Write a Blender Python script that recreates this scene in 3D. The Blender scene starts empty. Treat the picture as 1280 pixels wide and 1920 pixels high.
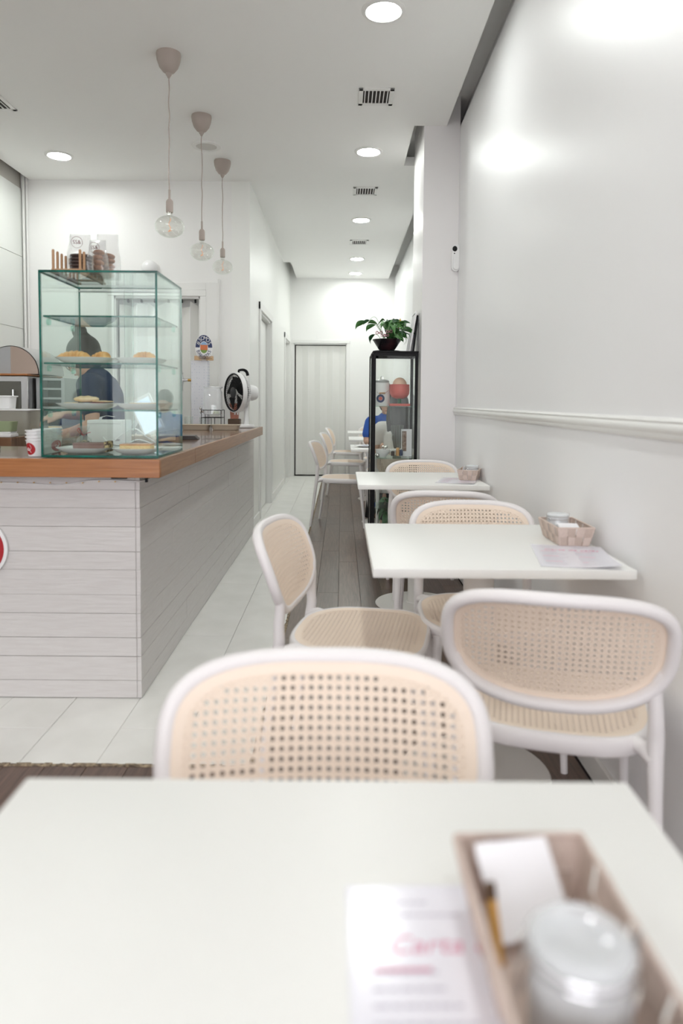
import bpy, bmesh, math, random
from mathutils import Vector, Matrix, Euler
random.seed(7)
PI = math.pi
S = bpy.context.scene
COL = S.collection

# ------------------------------------------------------------ camera
cam_d = bpy.data.cameras.new('camera'); cam = bpy.data.objects.new('camera', cam_d); COL.objects.link(cam); S.camera = cam
cam_d.sensor_fit = 'VERTICAL'; cam_d.sensor_height = 36.0; cam_d.sensor_width = 24.0
cam_d.lens = 1300 / 1920 * 36.0
cam_d.shift_x = 0.0; cam_d.shift_y = -(960 - 828) / 1920.0
cam_d.clip_start = 0.02; cam_d.clip_end = 200
P, R = math.atan(.058), .0078
fw = Vector((0, math.cos(P), -math.sin(P))); up = Vector((0, math.sin(P), math.cos(P))); rt = Vector((1, 0, 0))
r2 = rt * math.cos(R) + up * math.sin(R); u2 = up * math.cos(R) - rt * math.sin(R)
cam.matrix_world = Matrix(((r2.x, u2.x, -fw.x, 0), (r2.y, u2.y, -fw.y, 0), (r2.z, u2.z, -fw.z, 1.183), (0, 0, 0, 1)))
cam_d.dof.use_dof = True; cam_d.dof.focus_distance = 4.6; cam_d.dof.aperture_fstop = 2.3

# ------------------------------------------------------------ world, daylight, exposure
W = bpy.data.worlds.new('overcast_sky'); S.world = W; W.use_nodes = True
W.node_tree.nodes['Background'].inputs[0].default_value = (1.0, .965, 1.03, 1)
W.node_tree.nodes['Background'].inputs[1].default_value = 4.8
pl = bpy.data.lights.new('shop_window_portal', 'AREA'); pl.shape = 'RECTANGLE'; pl.size = 3.3; pl.size_y = 2.75
pl.cycles.is_portal = True
po = bpy.data.objects.new('shop_window_portal', pl); COL.objects.link(po); po.location = (-1.0, -2.55, 1.45); po.rotation_euler = (PI / 2, 0, 0)
LAMP = 118.0
S.view_settings.view_transform = 'Standard'; S.view_settings.look = 'None'
S.view_settings.exposure = 0.2; S.view_settings.gamma = 1.0; S.view_settings.use_curve_mapping = False
try:
    S.cycles.transparent_max_bounces = 32; S.cycles.use_denoising = True; S.cycles.max_bounces = 10; S.cycles.diffuse_bounces = 7
except Exception: pass

# ------------------------------------------------------------ materials
def nt(name):
    m = bpy.data.materials.new(name); m.use_nodes = True
    return m, m.node_tree.nodes, m.node_tree.links, m.node_tree.nodes['Principled BSDF']
def mat(name, col, rough=.5, metal=0, col2=None, nscale=8, stretch=(1, 1, 1), bump=0, bscale=None, coat=0, emit=None, es=0, spec=.5, trans=0, contrast=(.35, .65), sss=0):
    m, N, L, b = nt(name)
    b.inputs['Base Color'].default_value = (*col, 1); b.inputs['Roughness'].default_value = rough
    b.inputs['Metallic'].default_value = metal; b.inputs['Coat Weight'].default_value = coat
    b.inputs['Specular IOR Level'].default_value = spec
    if trans: b.inputs['Transmission Weight'].default_value = trans
    if emit: b.inputs['Emission Color'].default_value = (*emit, 1); b.inputs['Emission Strength'].default_value = es
    if sss: b.inputs['Subsurface Weight'].default_value = sss; b.inputs['Subsurface Radius'].default_value = (.01, .006, .003)
    if col2 or bump:
        tc = N.new('ShaderNodeTexCoord'); mp = N.new('ShaderNodeMapping'); mp.inputs['Scale'].default_value = stretch
        L.new(tc.outputs['Object'], mp.inputs[0])
        no = N.new('ShaderNodeTexNoise'); no.inputs['Scale'].default_value = nscale; no.inputs['Detail'].default_value = 5
        L.new(mp.outputs[0], no.inputs['Vector'])
        if col2:
            cr = N.new('ShaderNodeValToRGB'); cr.color_ramp.elements[0].position = contrast[0]; cr.color_ramp.elements[1].position = contrast[1]
            cr.color_ramp.elements[0].color = (*col, 1); cr.color_ramp.elements[1].color = (*col2, 1)
            L.new(no.outputs[0], cr.inputs[0]); L.new(cr.outputs[0], b.inputs['Base Color'])
        if bump:
            if bscale:
                no = N.new('ShaderNodeTexNoise'); no.inputs['Scale'].default_value = bscale; L.new(mp.outputs[0], no.inputs['Vector'])
            bp = N.new('ShaderNodeBump'); bp.inputs['Strength'].default_value = bump; bp.inputs['Distance'].default_value = .01
            L.new(no.outputs[0], bp.inputs['Height']); L.new(bp.outputs[0], b.inputs['Normal'])
    return m
def thin_glass(name, tint=(1, 1, 1), base=.05, edge=.85, rough=.0, haze=0, hcol=(.9, .9, .9)):
    m, N, L, b = nt(name); N.remove(b); out = N['Material Output']
    lw = N.new('ShaderNodeLayerWeight'); lw.inputs[0].default_value = .5
    pw = N.new('ShaderNodeMath'); pw.operation = 'POWER'; pw.inputs[1].default_value = 4.0; L.new(lw.outputs['Facing'], pw.inputs[0])
    ma = N.new('ShaderNodeMath'); ma.operation = 'MULTIPLY_ADD'; ma.inputs[1].default_value = edge; ma.inputs[2].default_value = base; ma.use_clamp = True
    L.new(pw.outputs[0], ma.inputs[0])
    t = N.new('ShaderNodeBsdfTransparent'); t.inputs[0].default_value = (*tint, 1)
    g = N.new('ShaderNodeBsdfGlossy'); g.inputs['Roughness'].default_value = rough; g.inputs[0].default_value = (.95, 1, .98, 1)
    mx = N.new('ShaderNodeMixShader'); L.new(ma.outputs[0], mx.inputs[0]); L.new(t.outputs[0], mx.inputs[1]); L.new(g.outputs[0], mx.inputs[2])
    last = mx
    if haze:
        d = N.new('ShaderNodeBsdfDiffuse'); d.inputs[0].default_value = (*hcol, 1)
        m2 = N.new('ShaderNodeMixShader'); m2.inputs[0].default_value = haze; L.new(mx.outputs[0], m2.inputs[1]); L.new(d.outputs[0], m2.inputs[2]); last = m2
    L.new(last.outputs[0], out.inputs[0])
    return m
def painted(name, col, col2, sc, rough=.5, bump=.15, direction=(1, 12, 12), coat=0):
    return mat(name, col, rough, col2=col2, nscale=sc, stretch=direction, bump=bump, coat=coat)

wall_m = mat('wall_paint', (.87, .87, .855), .55, bump=.03, nscale=60)
gloss_m = mat('glossy_wall_panel', (.89, .89, .90), .38, bump=.012, nscale=3.5, spec=.42)
hall_m = mat('hall_gloss_paint', (.88, .89, .86), .34, bump=.01, nscale=4, spec=.5)
ceil_m = mat('ceiling_paint', (.93, .93, .915), .7, bump=.02, nscale=80)
trim_m = mat('white_trim', (.83, .83, .81), .35)
tile_m = mat('white_painted_tile', (.87, .87, .84), .30, col2=(.81, .81, .775), nscale=5, bump=.05, coat=.1)
grout_m = mat('grout', (.52, .50, .46), .8)
def wood_floor():
    m, N, L, b = nt('dark_laminate')
    tc = N.new('ShaderNodeTexCoord'); mp = N.new('ShaderNodeMapping'); mp.inputs['Scale'].default_value = (22, 1.2, 1)
    oi = N.new('ShaderNodeObjectInfo'); L.new(tc.outputs['Object'], mp.inputs[0])
    ad = N.new('ShaderNodeVectorMath'); ad.operation = 'ADD'; L.new(mp.outputs[0], ad.inputs[0])
    sc = N.new('ShaderNodeVectorMath'); sc.operation = 'SCALE'; sc.inputs[3].default_value = 20; L.new(oi.outputs['Random'], sc.inputs[0]); L.new(sc.outputs[0], ad.inputs[1])
    no = N.new('ShaderNodeTexNoise'); no.inputs['Scale'].default_value = 4; no.inputs['Detail'].default_value = 8; no.inputs['Distortion'].default_value = .6; L.new(ad.outputs[0], no.inputs['Vector'])
    cr = N.new('ShaderNodeValToRGB'); cr.color_ramp.elements[0].position = .3; cr.color_ramp.elements[1].position = .72
    cr.color_ramp.elements[0].color = (.075, .045, .032, 1); cr.color_ramp.elements[1].color = (.17, .105, .078, 1); L.new(no.outputs[0], cr.inputs[0])
    mu = N.new('ShaderNodeMixRGB'); mu.blend_type = 'MULTIPLY'; mu.inputs[0].default_value = .35; L.new(cr.outputs[0], mu.inputs[1])
    rr = N.new('ShaderNodeMapRange'); rr.inputs[3].default_value = .5; rr.inputs[4].default_value = 1.3; L.new(oi.outputs['Random'], rr.inputs[0]); L.new(rr.outputs[0], mu.inputs[2])
    L.new(mu.outputs[0], b.inputs['Base Color']); b.inputs['Roughness'].default_value = .30
    b.inputs['Specular IOR Level'].default_value = .6
    bp = N.new('ShaderNodeBump'); bp.inputs['Strength'].default_value = .06; bp.inputs['Distance'].default_value = .01; L.new(no.outputs[0], bp.inputs['Height']); L.new(bp.outputs[0], b.inputs['Normal'])
    return m
lam_m = wood_floor()
gap_m = mat('joint_and_gap_shade', (.03, .022, .02), .8)  # floor joints, and the shade put behind doors and vent slats as colour
rough_edge_m = mat('crumbled_edge', (.45, .36, .24), .9, col2=(.10, .07, .05), nscale=60, bump=.5)
board_m = painted('white_painted_board', (.66, .64, .625), (.625, .60, .585), 3, rough=.36, bump=.22, direction=(3, 3, 30))
core_m = mat('grey_counter_core', (.40, .38, .36), .8)
oak_m = painted('oak_veneer', (.42, .165, .050), (.32, .115, .030), 5, rough=.33, bump=.08, direction=(1.0, 1.0, 26), coat=.15)
oaktop_m = painted('oak_worktop_surface', (.22, .115, .065), (.15, .075, .042), 4, rough=.16, bump=.02, direction=(1.5, 10, 1), coat=.3)
chair_m = mat('white_moulded_plastic', (.83, .80, .80), .42, bump=.02, nscale=200, sss=.0)
table_m = mat('white_table_laminate', (.87, .87, .845), .38, bump=.02, nscale=150)
tableleg_m = mat('white_powder_coat', (.76, .74, .71), .4)
glass_m = thin_glass('display_glass', (.955, .985, .972), .020, .75)
gedge_m = mat('teal_glass_edge', (.003, .07, .052), .15, col2=(.010, .20, .15), nscale=9, spec=.3, contrast=(.4, .7))
clear_m = thin_glass('clear_glass', (.97, .98, .975), .06, .8)
bulb_m = thin_glass('iridescent_bulb_glass', (.95, .95, .93), .10, .9)
jarg_m = thin_glass('jar_glass', (.96, .97, .98), .09, .9, haze=.36, hcol=(.95, .96, .98))
bag_m = thin_glass('cellophane', (.93, .93, .93), .06, .7, rough=.12, haze=.13, hcol=(.95, .95, .95))
plate_m = mat('white_porcelain', (.86, .86, .86), .15)
putty_m = mat('putty_plastic', (.42, .36, .32), .5)
black_m = mat('black_metal', (.006, .006, .007), .5, spec=.2)
blackp_m = mat('black_plastic', (.008, .008, .009), .5, spec=.25)
chrome_m = mat('chrome', (.75, .75, .75), .12, 1)
steel_m = mat('brushed_steel', (.55, .55, .55), .3, 1, bump=.05, nscale=6, stretch=(1, 1, 60))
brass_m = mat('brass', (.6, .38, .12), .25, 1)
fil_m = mat('filament', (.7, .25, .05), .4, emit=(1, .35, .06), es=.5)
white_m = mat('white_plastic', (.84, .84, .84), .3)
paper_m = mat('paper', (.84, .83, .86), .5)
menu_m = mat('laminated_menu', (.84, .83, .90), .16, spec=.5)
ink_m = mat('grey_ink', (.50, .47, .55), .6); pinkink_m = mat('pink_ink', (.70, .30, .42), .6)
kraft_m = mat('kraft', (.62, .42, .25), .7, bump=.1, nscale=40)
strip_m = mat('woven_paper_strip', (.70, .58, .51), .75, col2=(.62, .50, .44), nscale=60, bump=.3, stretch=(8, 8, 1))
strip2_m = mat('darker_paper_strip', (.60, .49, .42), .75, col2=(.54, .43, .37), nscale=60, bump=.3, stretch=(8, 8, 1))  # sunken strips a tone darker to bring out the weave
napkin_m = mat('napkin', (.90, .89, .91), .8)
sugar_m = mat('sugar', (.88, .87, .85), .9, bump=.5, nscale=250)
red_m = mat('red_print', (.42, .012, .02), .5)
coral_m = mat('coral_red_plastic', (.62, .10, .07), .4)
green_m = mat('green_plastic', (.03, .14, .07), .5)
egg_m = mat('tan_egg', (.80, .52, .36), .6)
navy_m = mat('navy_print', (.02, .035, .12), .5)
skin_m = mat('skin', (.60, .37, .27), .5, sss=.1)
hair_m = mat('dark_hair', (.010, .007, .006), .5, col2=(.028, .018, .015), nscale=20, stretch=(20, 20, 1))
bluec_m = mat('slate_blue_cloth', (.018, .03, .072), .85, bump=.1, nscale=30)
bright_m = mat('bright_blue_cloth', (.03, .10, .42), .85, bump=.1, nscale=30)
shirt_m = mat('white_shirt_cloth', (.78, .76, .74), .85, bump=.2, nscale=12)
trous_m = mat('dark_trousers', (.03, .03, .035), .85)
apron_m = mat('black_apron', (.015, .015, .018), .8)
leaf_m = mat('leaf_green', (.03, .12, .03), .38, col2=(.09, .25, .06), nscale=14, spec=.5)
leafd_m = mat('dark_leaf', (.012, .06, .02), .4, col2=(.03, .13, .04), nscale=10)
leafy_m = mat('yellow_spathe', (.72, .50, .12), .5)
pink_m = mat('dusty_pink_ribbon', (.62, .33, .38), .6)
soil_m = mat('soil', (.06, .035, .02), .95, bump=.8, nscale=80)
pot_m = mat('dark_glazed_pot', (.012, .012, .014), .2, col2=(.10, .03, .035), nscale=4, contrast=(.5, .8))
terra_m = mat('terracotta', (.30, .11, .06), .8)
pastry_m = mat('baked_pastry', (.62, .30, .09), .5, col2=(.78, .48, .20), nscale=30, bump=.5, bscale=60)
crust_m = mat('golden_crust', (.40, .14, .035), .45, col2=(.60, .27, .08), nscale=25, bump=.3)
crumb_m = mat('cake_crumb', (.78, .55, .26), .8, bump=.6, nscale=120)
bread_m = mat('pale_bread', (.72, .52, .30), .75, col2=(.82, .66, .45), nscale=25, bump=.3)
ham_m = mat('ham_slice', (.50, .16, .15), .6)
choco_m = mat('mauve_brown_cake', (.30, .19, .18), .7, col2=(.22, .12, .10), nscale=20, bump=.4)
nut_m = mat('nutty_crumb', (.06, .03, .02), .8, col2=(.55, .42, .22), nscale=90, bump=.8, contrast=(.45, .55))
cookie_m = mat('dark_cookie', (.035, .018, .015), .6, col2=(.08, .04, .03), nscale=20, bump=.3)
roll_m = mat('brown_roll', (.28, .11, .04), .5, col2=(.42, .2, .09), nscale=14, bump=.2)
peg_m = mat('peg_wood', (.50, .30, .17), .6, col2=(.42, .24, .13), nscale=10, stretch=(20, 20, 1))
tray_m = mat('taupe_plastic', (.50, .43, .34), .45)
copper_m = mat('copper_cup', (.50, .20, .14), .4)
screen_m = mat('lit_screen', (.5, .55, .65), .2, emit=(.62, .72, .85), es=.55)
brown_m = mat('brown_leather', (.09, .05, .025), .5)
greenbowl_m = mat('pale_green_bowl', (.32, .38, .22), .5)
plast_m = thin_glass('frosted_plastic', (.9, .9, .86), .08, .6, rough=.3, haze=.35, hcol=(.62, .60, .54))
def cane_material():
    m, N, L, b = nt('cane_weave')
    b.inputs['Base Color'].default_value = (.90, .755, .625, 1); b.inputs['Roughness'].default_value = .55
    uv = N.new('ShaderNodeUVMap'); hs = []
    for rot in (PI / 4, -PI / 4, 0, PI / 2):
        mp = N.new('ShaderNodeMapping'); mp.inputs['Rotation'].default_value = (0, 0, rot); L.new(uv.outputs[0], mp.inputs[0])
        w = N.new('ShaderNodeTexWave'); w.inputs['Scale'].default_value = .45 if abs(rot) == PI / 4 else .64; L.new(mp.outputs[0], w.inputs['Vector']); hs.append(w)
    a = N.new('ShaderNodeMath'); a.operation = 'ADD'; L.new(hs[0].outputs[1], a.inputs[0]); L.new(hs[1].outputs[1], a.inputs[1])
    c = N.new('ShaderNodeMath'); c.operation = 'ADD'; L.new(hs[2].outputs[1], c.inputs[0]); L.new(hs[3].outputs[1], c.inputs[1])
    d = N.new('ShaderNodeMath'); d.operation = 'ADD'; L.new(a.outputs[0], d.inputs[0]); L.new(c.outputs[0], d.inputs[1])
    bp = N.new('ShaderNodeBump'); bp.inputs['Strength'].default_value = .5; bp.inputs['Distance'].default_value = .002
    L.new(d.outputs[0], bp.inputs['Height']); L.new(bp.outputs[0], b.inputs['Normal'])
    return m
cane_m = cane_material()
canerim_m = mat('cane_coloured_rim', (.90, .765, .64), .5)

# ------------------------------------------------------------ mesh helpers
def smooth_catmull(pts, n=6, closed=False):
    pts = [Vector(p) for p in pts]; out = []
    m = len(pts); rng = range(m if closed else m - 1)
    for i in rng:
        g = (lambda k: pts[k % m]) if closed else (lambda k: pts[max(0, min(m - 1, k))])
        p0, p1, p2, p3 = g(i - 1), g(i), g(i + 1), g(i + 2)
        for k in range(n):
            t = k / n
            out.append(.5 * ((2 * p1) + (p2 - p0) * t + (2 * p0 - 5 * p1 + 4 * p2 - p3) * t * t + (3 * p1 - p0 - 3 * p2 + p3) * t ** 3))
    if not closed: out.append(pts[-1])
    return out
def BM(): return bmesh.new()
def box(bm, lo, hi, bev=0, seg=1, mtx=None):
    b = bmesh.new(); bmesh.ops.create_cube(b, size=1)
    s = [hi[i] - lo[i] for i in range(3)]; c = [(hi[i] + lo[i]) / 2 for i in range(3)]
    for v in b.verts: v.co = Vector((v.co[i] * s[i] + c[i] for i in range(3)))
    if bev: bmesh.ops.bevel(b, geom=b.edges[:], offset=bev, segments=seg, profile=.6, affect='EDGES')
    if mtx: b.transform(mtx)
    merge(bm, b); return bm
def merge(bm, b):
    me = bpy.data.meshes.new('tmp'); b.to_mesh(me); b.free(); bm.from_mesh(me); bpy.data.meshes.remove(me)
def lathe(bm, prof, seg=32, mtx=None, close=False):
    b = bmesh.new(); rings = []
    for r, z in prof:
        if r < 1e-6: rings.append([b.verts.new((0, 0, z))])
        else: rings.append([b.verts.new((r * math.cos(2 * PI * k / seg), r * math.sin(2 * PI * k / seg), z)) for k in range(seg)])
    for i in range(len(rings) - 1):
        A, B = rings[i], rings[i + 1]
        for k in range(seg):
            k2 = (k + 1) % seg
            if len(A) == 1 and len(B) == 1: continue
            if len(A) == 1: b.faces.new((A[0], B[k2], B[k]))
            elif len(B) == 1: b.faces.new((A[k], A[k2], B[0]))
            else: b.faces.new((A[k], A[k2], B[k2], B[k]))
    bmesh.ops.recalc_face_normals(b, faces=b.faces)
    if mtx: b.transform(mtx)
    merge(bm, b); return bm
def tube(bm, pts, r, seg=8, closed=False, sm=0, flat=1.0, cap=True):
    if sm:
        if not isinstance(r, (int, float)):
            rr = list(r); m = len(pts); new = []
            for i in range(m if closed else m - 1):
                for k in range(sm):
                    t = k / sm; new.append(rr[i] * (1 - t) + rr[(i + 1) % m] * t)
            if not closed: new.append(rr[-1])
            r = new
        pts = smooth_catmull(pts, sm, closed)
    pts = [Vector(p) for p in pts]; n = len(pts)
    rs = [r] * n if isinstance(r, (int, float)) else r
    rings = []; prev = None
    for i, p in enumerate(pts):
        a = pts[(i - 1) % n] if closed else pts[max(0, i - 1)]; c = pts[(i + 1) % n] if closed else pts[min(n - 1, i + 1)]
        t = (c - a).normalized() if (c - a).length > 1e-9 else Vector((0, 0, 1))
        if prev is None:
            x = t.orthogonal().normalized() if abs(t.z) > .9 else t.cross(Vector((0, 0, 1))).normalized()
        else:
            x = (prev - t * prev.dot(t)).normalized()
        prev = x; y = t.cross(x)
        rings.append([bm.verts.new(p + x * (rs[i] * math.cos(2 * PI * k / seg)) + y * (rs[i] * flat * math.sin(2 * PI * k / seg))) for k in range(seg)])
    for i in range(n if closed else n - 1):
        A, B = rings[i], rings[(i + 1) % n]
        off = 0
        if closed and i == n - 1:
            off = min(range(seg), key=lambda o: (A[0].co - B[o].co).length)
        for k in range(seg): bm.faces.new((A[k], A[(k + 1) % seg], B[(k + 1 + off) % seg], B[(k + off) % seg]))
    if cap and not closed:
        bm.faces.new(rings[0][::-1]); bm.faces.new(rings[-1])
    return bm
def cyl(bm, p0, p1, r0, r1=None, seg=16): return tube(bm, [p0, p1], [r0, r0 if r1 is None else r1], seg)
def ball(bm, c, r, sc=(1, 1, 1), seg=16, mtx=None):
    b = bmesh.new(); bmesh.ops.create_uvsphere(b, u_segments=seg, v_segments=max(6, seg * 3 // 4), radius=r)
    for v in b.verts: v.co = Vector((v.co.x * sc[0], v.co.y * sc[1], v.co.z * sc[2]))
    if mtx: b.transform(mtx)
    b.transform(Matrix.Translation(c)); merge(bm, b); return bm
def prism(bm, poly, d0, d1, plane='xz'):
    def P3(a, b_, d): return {'xz': (a, d, b_), 'xy': (a, b_, d), 'yz': (d, a, b_)}[plane]
    A = [bm.verts.new(P3(a, b_, d0)) for a, b_ in poly]; B = [bm.verts.new(P3(a, b_, d1)) for a, b_ in poly]
    n = len(poly); fs = [bm.faces.new(A), bm.faces.new(B[::-1])]
    for i in range(n): fs.append(bm.faces.new((A[i], B[i], B[(i + 1) % n], A[(i + 1) % n])))
    bmesh.ops.recalc_face_normals(bm, faces=fs); return bm
def mk(name, bm, m, parent=None, sharp=38, loc=None, rot=None, flat=False):
    bm.normal_update()
    if not flat:
        lim = math.radians(sharp)
        for f in bm.faces: f.smooth = True
        for e in bm.edges:
            if len(e.link_faces) == 2 and e.calc_face_angle(0) > lim: e.smooth = False
    me = bpy.data.meshes.new(name); bm.to_mesh(me); bm.free()
    for x in (m if isinstance(m, (list, tuple)) else [m]): me.materials.append(x)
    o = bpy.data.objects.new(name, me); COL.objects.link(o)
    if parent: o.parent = parent
    if loc: o.location = loc
    if rot: o.rotation_euler = rot
    return o
def share(name, me, parent=None, loc=(0, 0, 0), rot=(0, 0, 0), sc=None):
    o = bpy.data.objects.new(name, me); COL.objects.link(o); o.location = loc; o.rotation_euler = rot
    if sc: o.scale = sc
    if parent: o.parent = parent
    return o
def thing(name, label, cat, loc=(0, 0, 0), rz=0, group=None, rot=None):
    o = bpy.data.objects.new(name, None); COL.objects.link(o); o.empty_display_size = .05
    o.location = loc; o.rotation_euler = rot if rot else (0, 0, rz); o['label'] = label; o['category'] = cat
    if group: o['group'] = group
    return o
def tag(o, label, cat, group=None):
    o['label'] = label; o['category'] = cat
    if group: o['group'] = group
    return o
def struct(o): o['kind'] = 'structure'; return o
def copy_tree(o, loc, rz, label, group=None, parent=None):
    c = o.copy(); COL.objects.link(c)
    if parent: c.parent = parent
    else:
        c.location = loc; c.rotation_euler = (0, 0, rz); c['label'] = label
        if group: c['group'] = group
    for ch in list(o.children): copy_tree(ch, None, None, None, None, c)
    return c
def text(name, s, size, m, parent, loc, rot=(PI / 2, 0, 0), ext=.0003, align='CENTER', sx=1, shear=0):
    cu = bpy.data.curves.new(name, 'FONT'); cu.body = s; cu.size = size; cu.align_x = align; cu.align_y = 'CENTER'; cu.extrude = ext; cu.shear = shear; cu.resolution_u = 3
    t = bpy.data.objects.new(name, cu); COL.objects.link(t); bpy.context.view_layer.update()
    me = bpy.data.meshes.new_from_object(t.evaluated_get(bpy.context.evaluated_depsgraph_get())); bpy.data.objects.remove(t)
    me.materials.clear(); me.materials.append(m)
    o = bpy.data.objects.new(name, me); COL.objects.link(o); o.location = loc; o.rotation_euler = rot; o.scale = (sx, 1, 1)
    if parent: o.parent = parent
    return o

# ------------------------------------------------------------ ROOM
CZ = 3.1
XR, XL, YB, YE, YF = .81, -.82, 6.2, 10.95, -2.5
b = BM(); box(b, (-3.1, YF, -.12), (1.1, YE + .2, -.012)); floor = struct(mk('floor', b, gap_m))
# white tiles
def plate_mesh(name, sx, sy, th, m, bev=.0015):
    b = BM(); box(b, (-sx / 2, -sy / 2, -th), (sx / 2, sy / 2, 0), bev)
    b.normal_update(); me = bpy.data.meshes.new(name); b.to_mesh(me); b.free(); me.materials.append(m); return me
TX = -.285; tw = .2525; tl = .5; y0t = 2.185
tm = plate_mesh('tile', tw - .0018, tl - .0018, .012, tile_m, .0008)
half_m = plate_mesh('tile', tw - .0018, tl / 2 - .0018, .012, tile_m, .0008)
for c in range(11):
    cx = TX - tw * (c + .5); y = y0t
    first = True
    while y < YE:
        L_ = tl / 2 if (first and c % 2) else tl
        first = False
        if y + L_ > YE: break
        if cx > -.95 or (y < 2.9):
            share('tile', half_m if L_ < .4 else tm, floor, (cx, y + L_ / 2, random.uniform(-.0006, .0006)))
        y += L_
b = BM(); box(b, (-2.82, 2.9, -.011), (-.9, 6.2, -.002)); o = mk('service_floor', b, tile_m, floor)
b = BM(); box(b, (-.9, 10.6, -.011), (TX, YE, -.002)); o = mk('end_floor', b, tile_m, floor)
# crumbling edge between tile and laminate
b = BM()
y = y0t
while y < YE:
    s = random.uniform(.01, .03); w = random.uniform(.002, .007)
    box(b, (TX - .003 - w, y, -.01), (TX + .004 + w * .6, y + s, random.uniform(.0, .003))); y += s
x = -2.8
while x < TX:
    s = random.uniform(.01, .03); w = random.uniform(.002, .009)
    box(b, (x, y0t - .006 - w, -.01), (x + s, y0t + .004, random.uniform(.0, .004))); x += s
o = mk('rough_tile_edge', b, rough_edge_m, floor, flat=True); o['kind'] = 'stuff'
# laminate planks
pw = .1335; pmL = plate_mesh('plank', pw - .0014, 1.2 - .0014, .012, lam_m, .0007)
c = 0; x = TX + .006 + pw / 2
while x < XR + .03:
    off = (c * .37) % 1.2; y = 1.0 - off
    while y + 1.2 < YE + .01:
        share('plank', pmL, floor, (x, y + .6, 0)); y += 1.2
    L_ = YE - y
    if L_ > .05: share('plank', pmL, floor, (x, y + L_ / 2, 0), sc=(1, L_ / 1.2, 1))
    x += pw; c += 1
x = TX + .006 - pw / 2; c = 3
while x > -2.75:
    off = (c * .43) % 1.2; yy = y0t - .012
    l1 = off + .25
    share('plank', pmL, floor, (x, yy - l1 / 2, 0), sc=(1, l1 / 1.2, 1)); x -= pw; c += 1
# near floor out of view
b = BM(); box(b, (-3, YF, -.011), (1, -.2, 0)); mk('near_floor', b, lam_m, floor)
b = BM(); box(b, (-3, -.2, -.011), (1, 1.0, -.004)); mk('near_floor', b, lam_m, floor)

# walls
b = BM(); box(b, (XR, YF, 0), (1.0, YE + .2, CZ)); box(b, (.88, YF, CZ), (1.0, YE + .2, 3.34)); struct(mk('wall_right', b, gloss_m))
b = BM(); box(b, (.56, 4.94, 0), (XR - .0005, 5.6, 3.3)); struct(mk('trim_1', b, mat('pillar_paint', (.80, .785, .785), .38)))['label'] = 'white pillar projecting from the right wall'
DOORS = [(6.93, 8.0), (9.93, 10.75)]
b = BM()
box(b, (-.98, 6.2, 0), (XL, DOORS[0][0], 3.3)); box(b, (-.98, DOORS[0][1], 0), (XL, DOORS[1][0], 3.3)); box(b, (-.98, DOORS[1][1], 0), (XL, YE, 3.3))
for d in DOORS: box(b, (-.98, d[0], 2.08), (XL, d[1], 3.3))
struct(mk('wall_hall', b, hall_m))
b = BM(); dx0, dx1 = -.76, .07
box(b, (-.98, YE, 0), (dx0, YE + .2, 3.3)); box(b, (dx1, YE, 0), (1.0, YE + .2, 3.3)); box(b, (dx0, YE, 2.09), (dx1, YE + .2, 3.3))
struct(mk('wall_end', b, wall_m))
bx0, bx1, bz = -2.02, -1.26, 2.1
b = BM(); box(b, (-2.95, YB, 0), (bx0, YB + .15, 3.3)); box(b, (bx1, YB, 0), (-.98, YB + .15, 3.3)); box(b, (bx0, YB, bz), (bx1, YB + .15, 3.3))
struct(mk('wall_back', b, wall_m))
b = BM(); box(b, (-2.95, 6.2, 0), (-.98, 6.3, .01)); b.free()
b = BM(); box(b, (-3.0, YF, 0), (-2.83, YB + .15, 3.3)); wl = struct(mk('wall_left', b, grout_m))
zs = [0, .55, 1.18, 1.80, 2.43, 3.02]
pc = 0
for i in range(len(zs) - 1):
    for (ya, yb) in ((1.6, 3.9), (3.9, 6.19)):
        b = BM(); box(b, (-2.832, ya + .002, zs[i] + .002), (-2.82, yb - .002, zs[i + 1] - .002), .001); mk('panel', b, mat('wall_panel', (.78, .80, .77), .3) if pc == 0 else wl.children[0].data.materials[0], wl, flat=True); pc += 1
b = BM(); cyl(b, (-2.80, 6.18, .96), (-2.80, 6.18, 3.2), .012, seg=8); cyl(b, (-2.772, 6.185, .96), (-2.772, 6.185, 3.2), .009, seg=8)
struct(mk('trim_2', b, trim_m))
# front wall with shop window behind the viewer
b = BM()
box(b, (-3.0, YF - .15, 0), (-2.65, YF, 3.3)); box(b, (.65, YF - .15, 0), (1.0, YF, 3.3)); box(b, (-2.65, YF - .15, 2.82), (.65, YF, 3.3)); box(b, (-2.65, YF - .15, 0), (.65, YF, .08))
struct(mk('wall_front', b, wall_m))
b = BM()
for x in (-2.65, -1.58, -.5, .6): box(b, (x, YF - .1, .08), (x + .05, YF - .05, 2.82), .004)
for z in (.08, 2.77): box(b, (-2.65, YF - .1, z), (.65, YF - .05, z + .05), .004)
wn = struct(mk('window_1', b, black_m))
b = BM(); box(b, (-2.65, YF - .08, .1), (.65, YF - .07, 2.8)); mk('pane', b, clear_m, wn)
# pavement outside
b = BM(); box(b, (-9, -14, -.2), (8, YF - .15, -.05)); struct(mk('pavement', b, mat('street_paving', (.35, .34, .33), .8, col2=(.28, .27, .27), nscale=3)))

# ceiling with shadow-gap recesses
b = BM()
T = CZ + .07
for (xa, xb, ya, yb) in ((-2.75, .715, YF, 4.94), (-2.75, .49, 4.94, 5.76), (-2.75, .715, 5.76, 6.2), (XL, .715, 6.2, 9.73), (-.72, .715, 9.73, YE)):
    box(b, (xa, ya, CZ), (xb, yb, T))
box(b, (-3.0, YF - .15, 3.3), (1.0, YE + .2, 3.4))
struct(mk('ceiling', b, ceil_m, flat=True))
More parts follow.
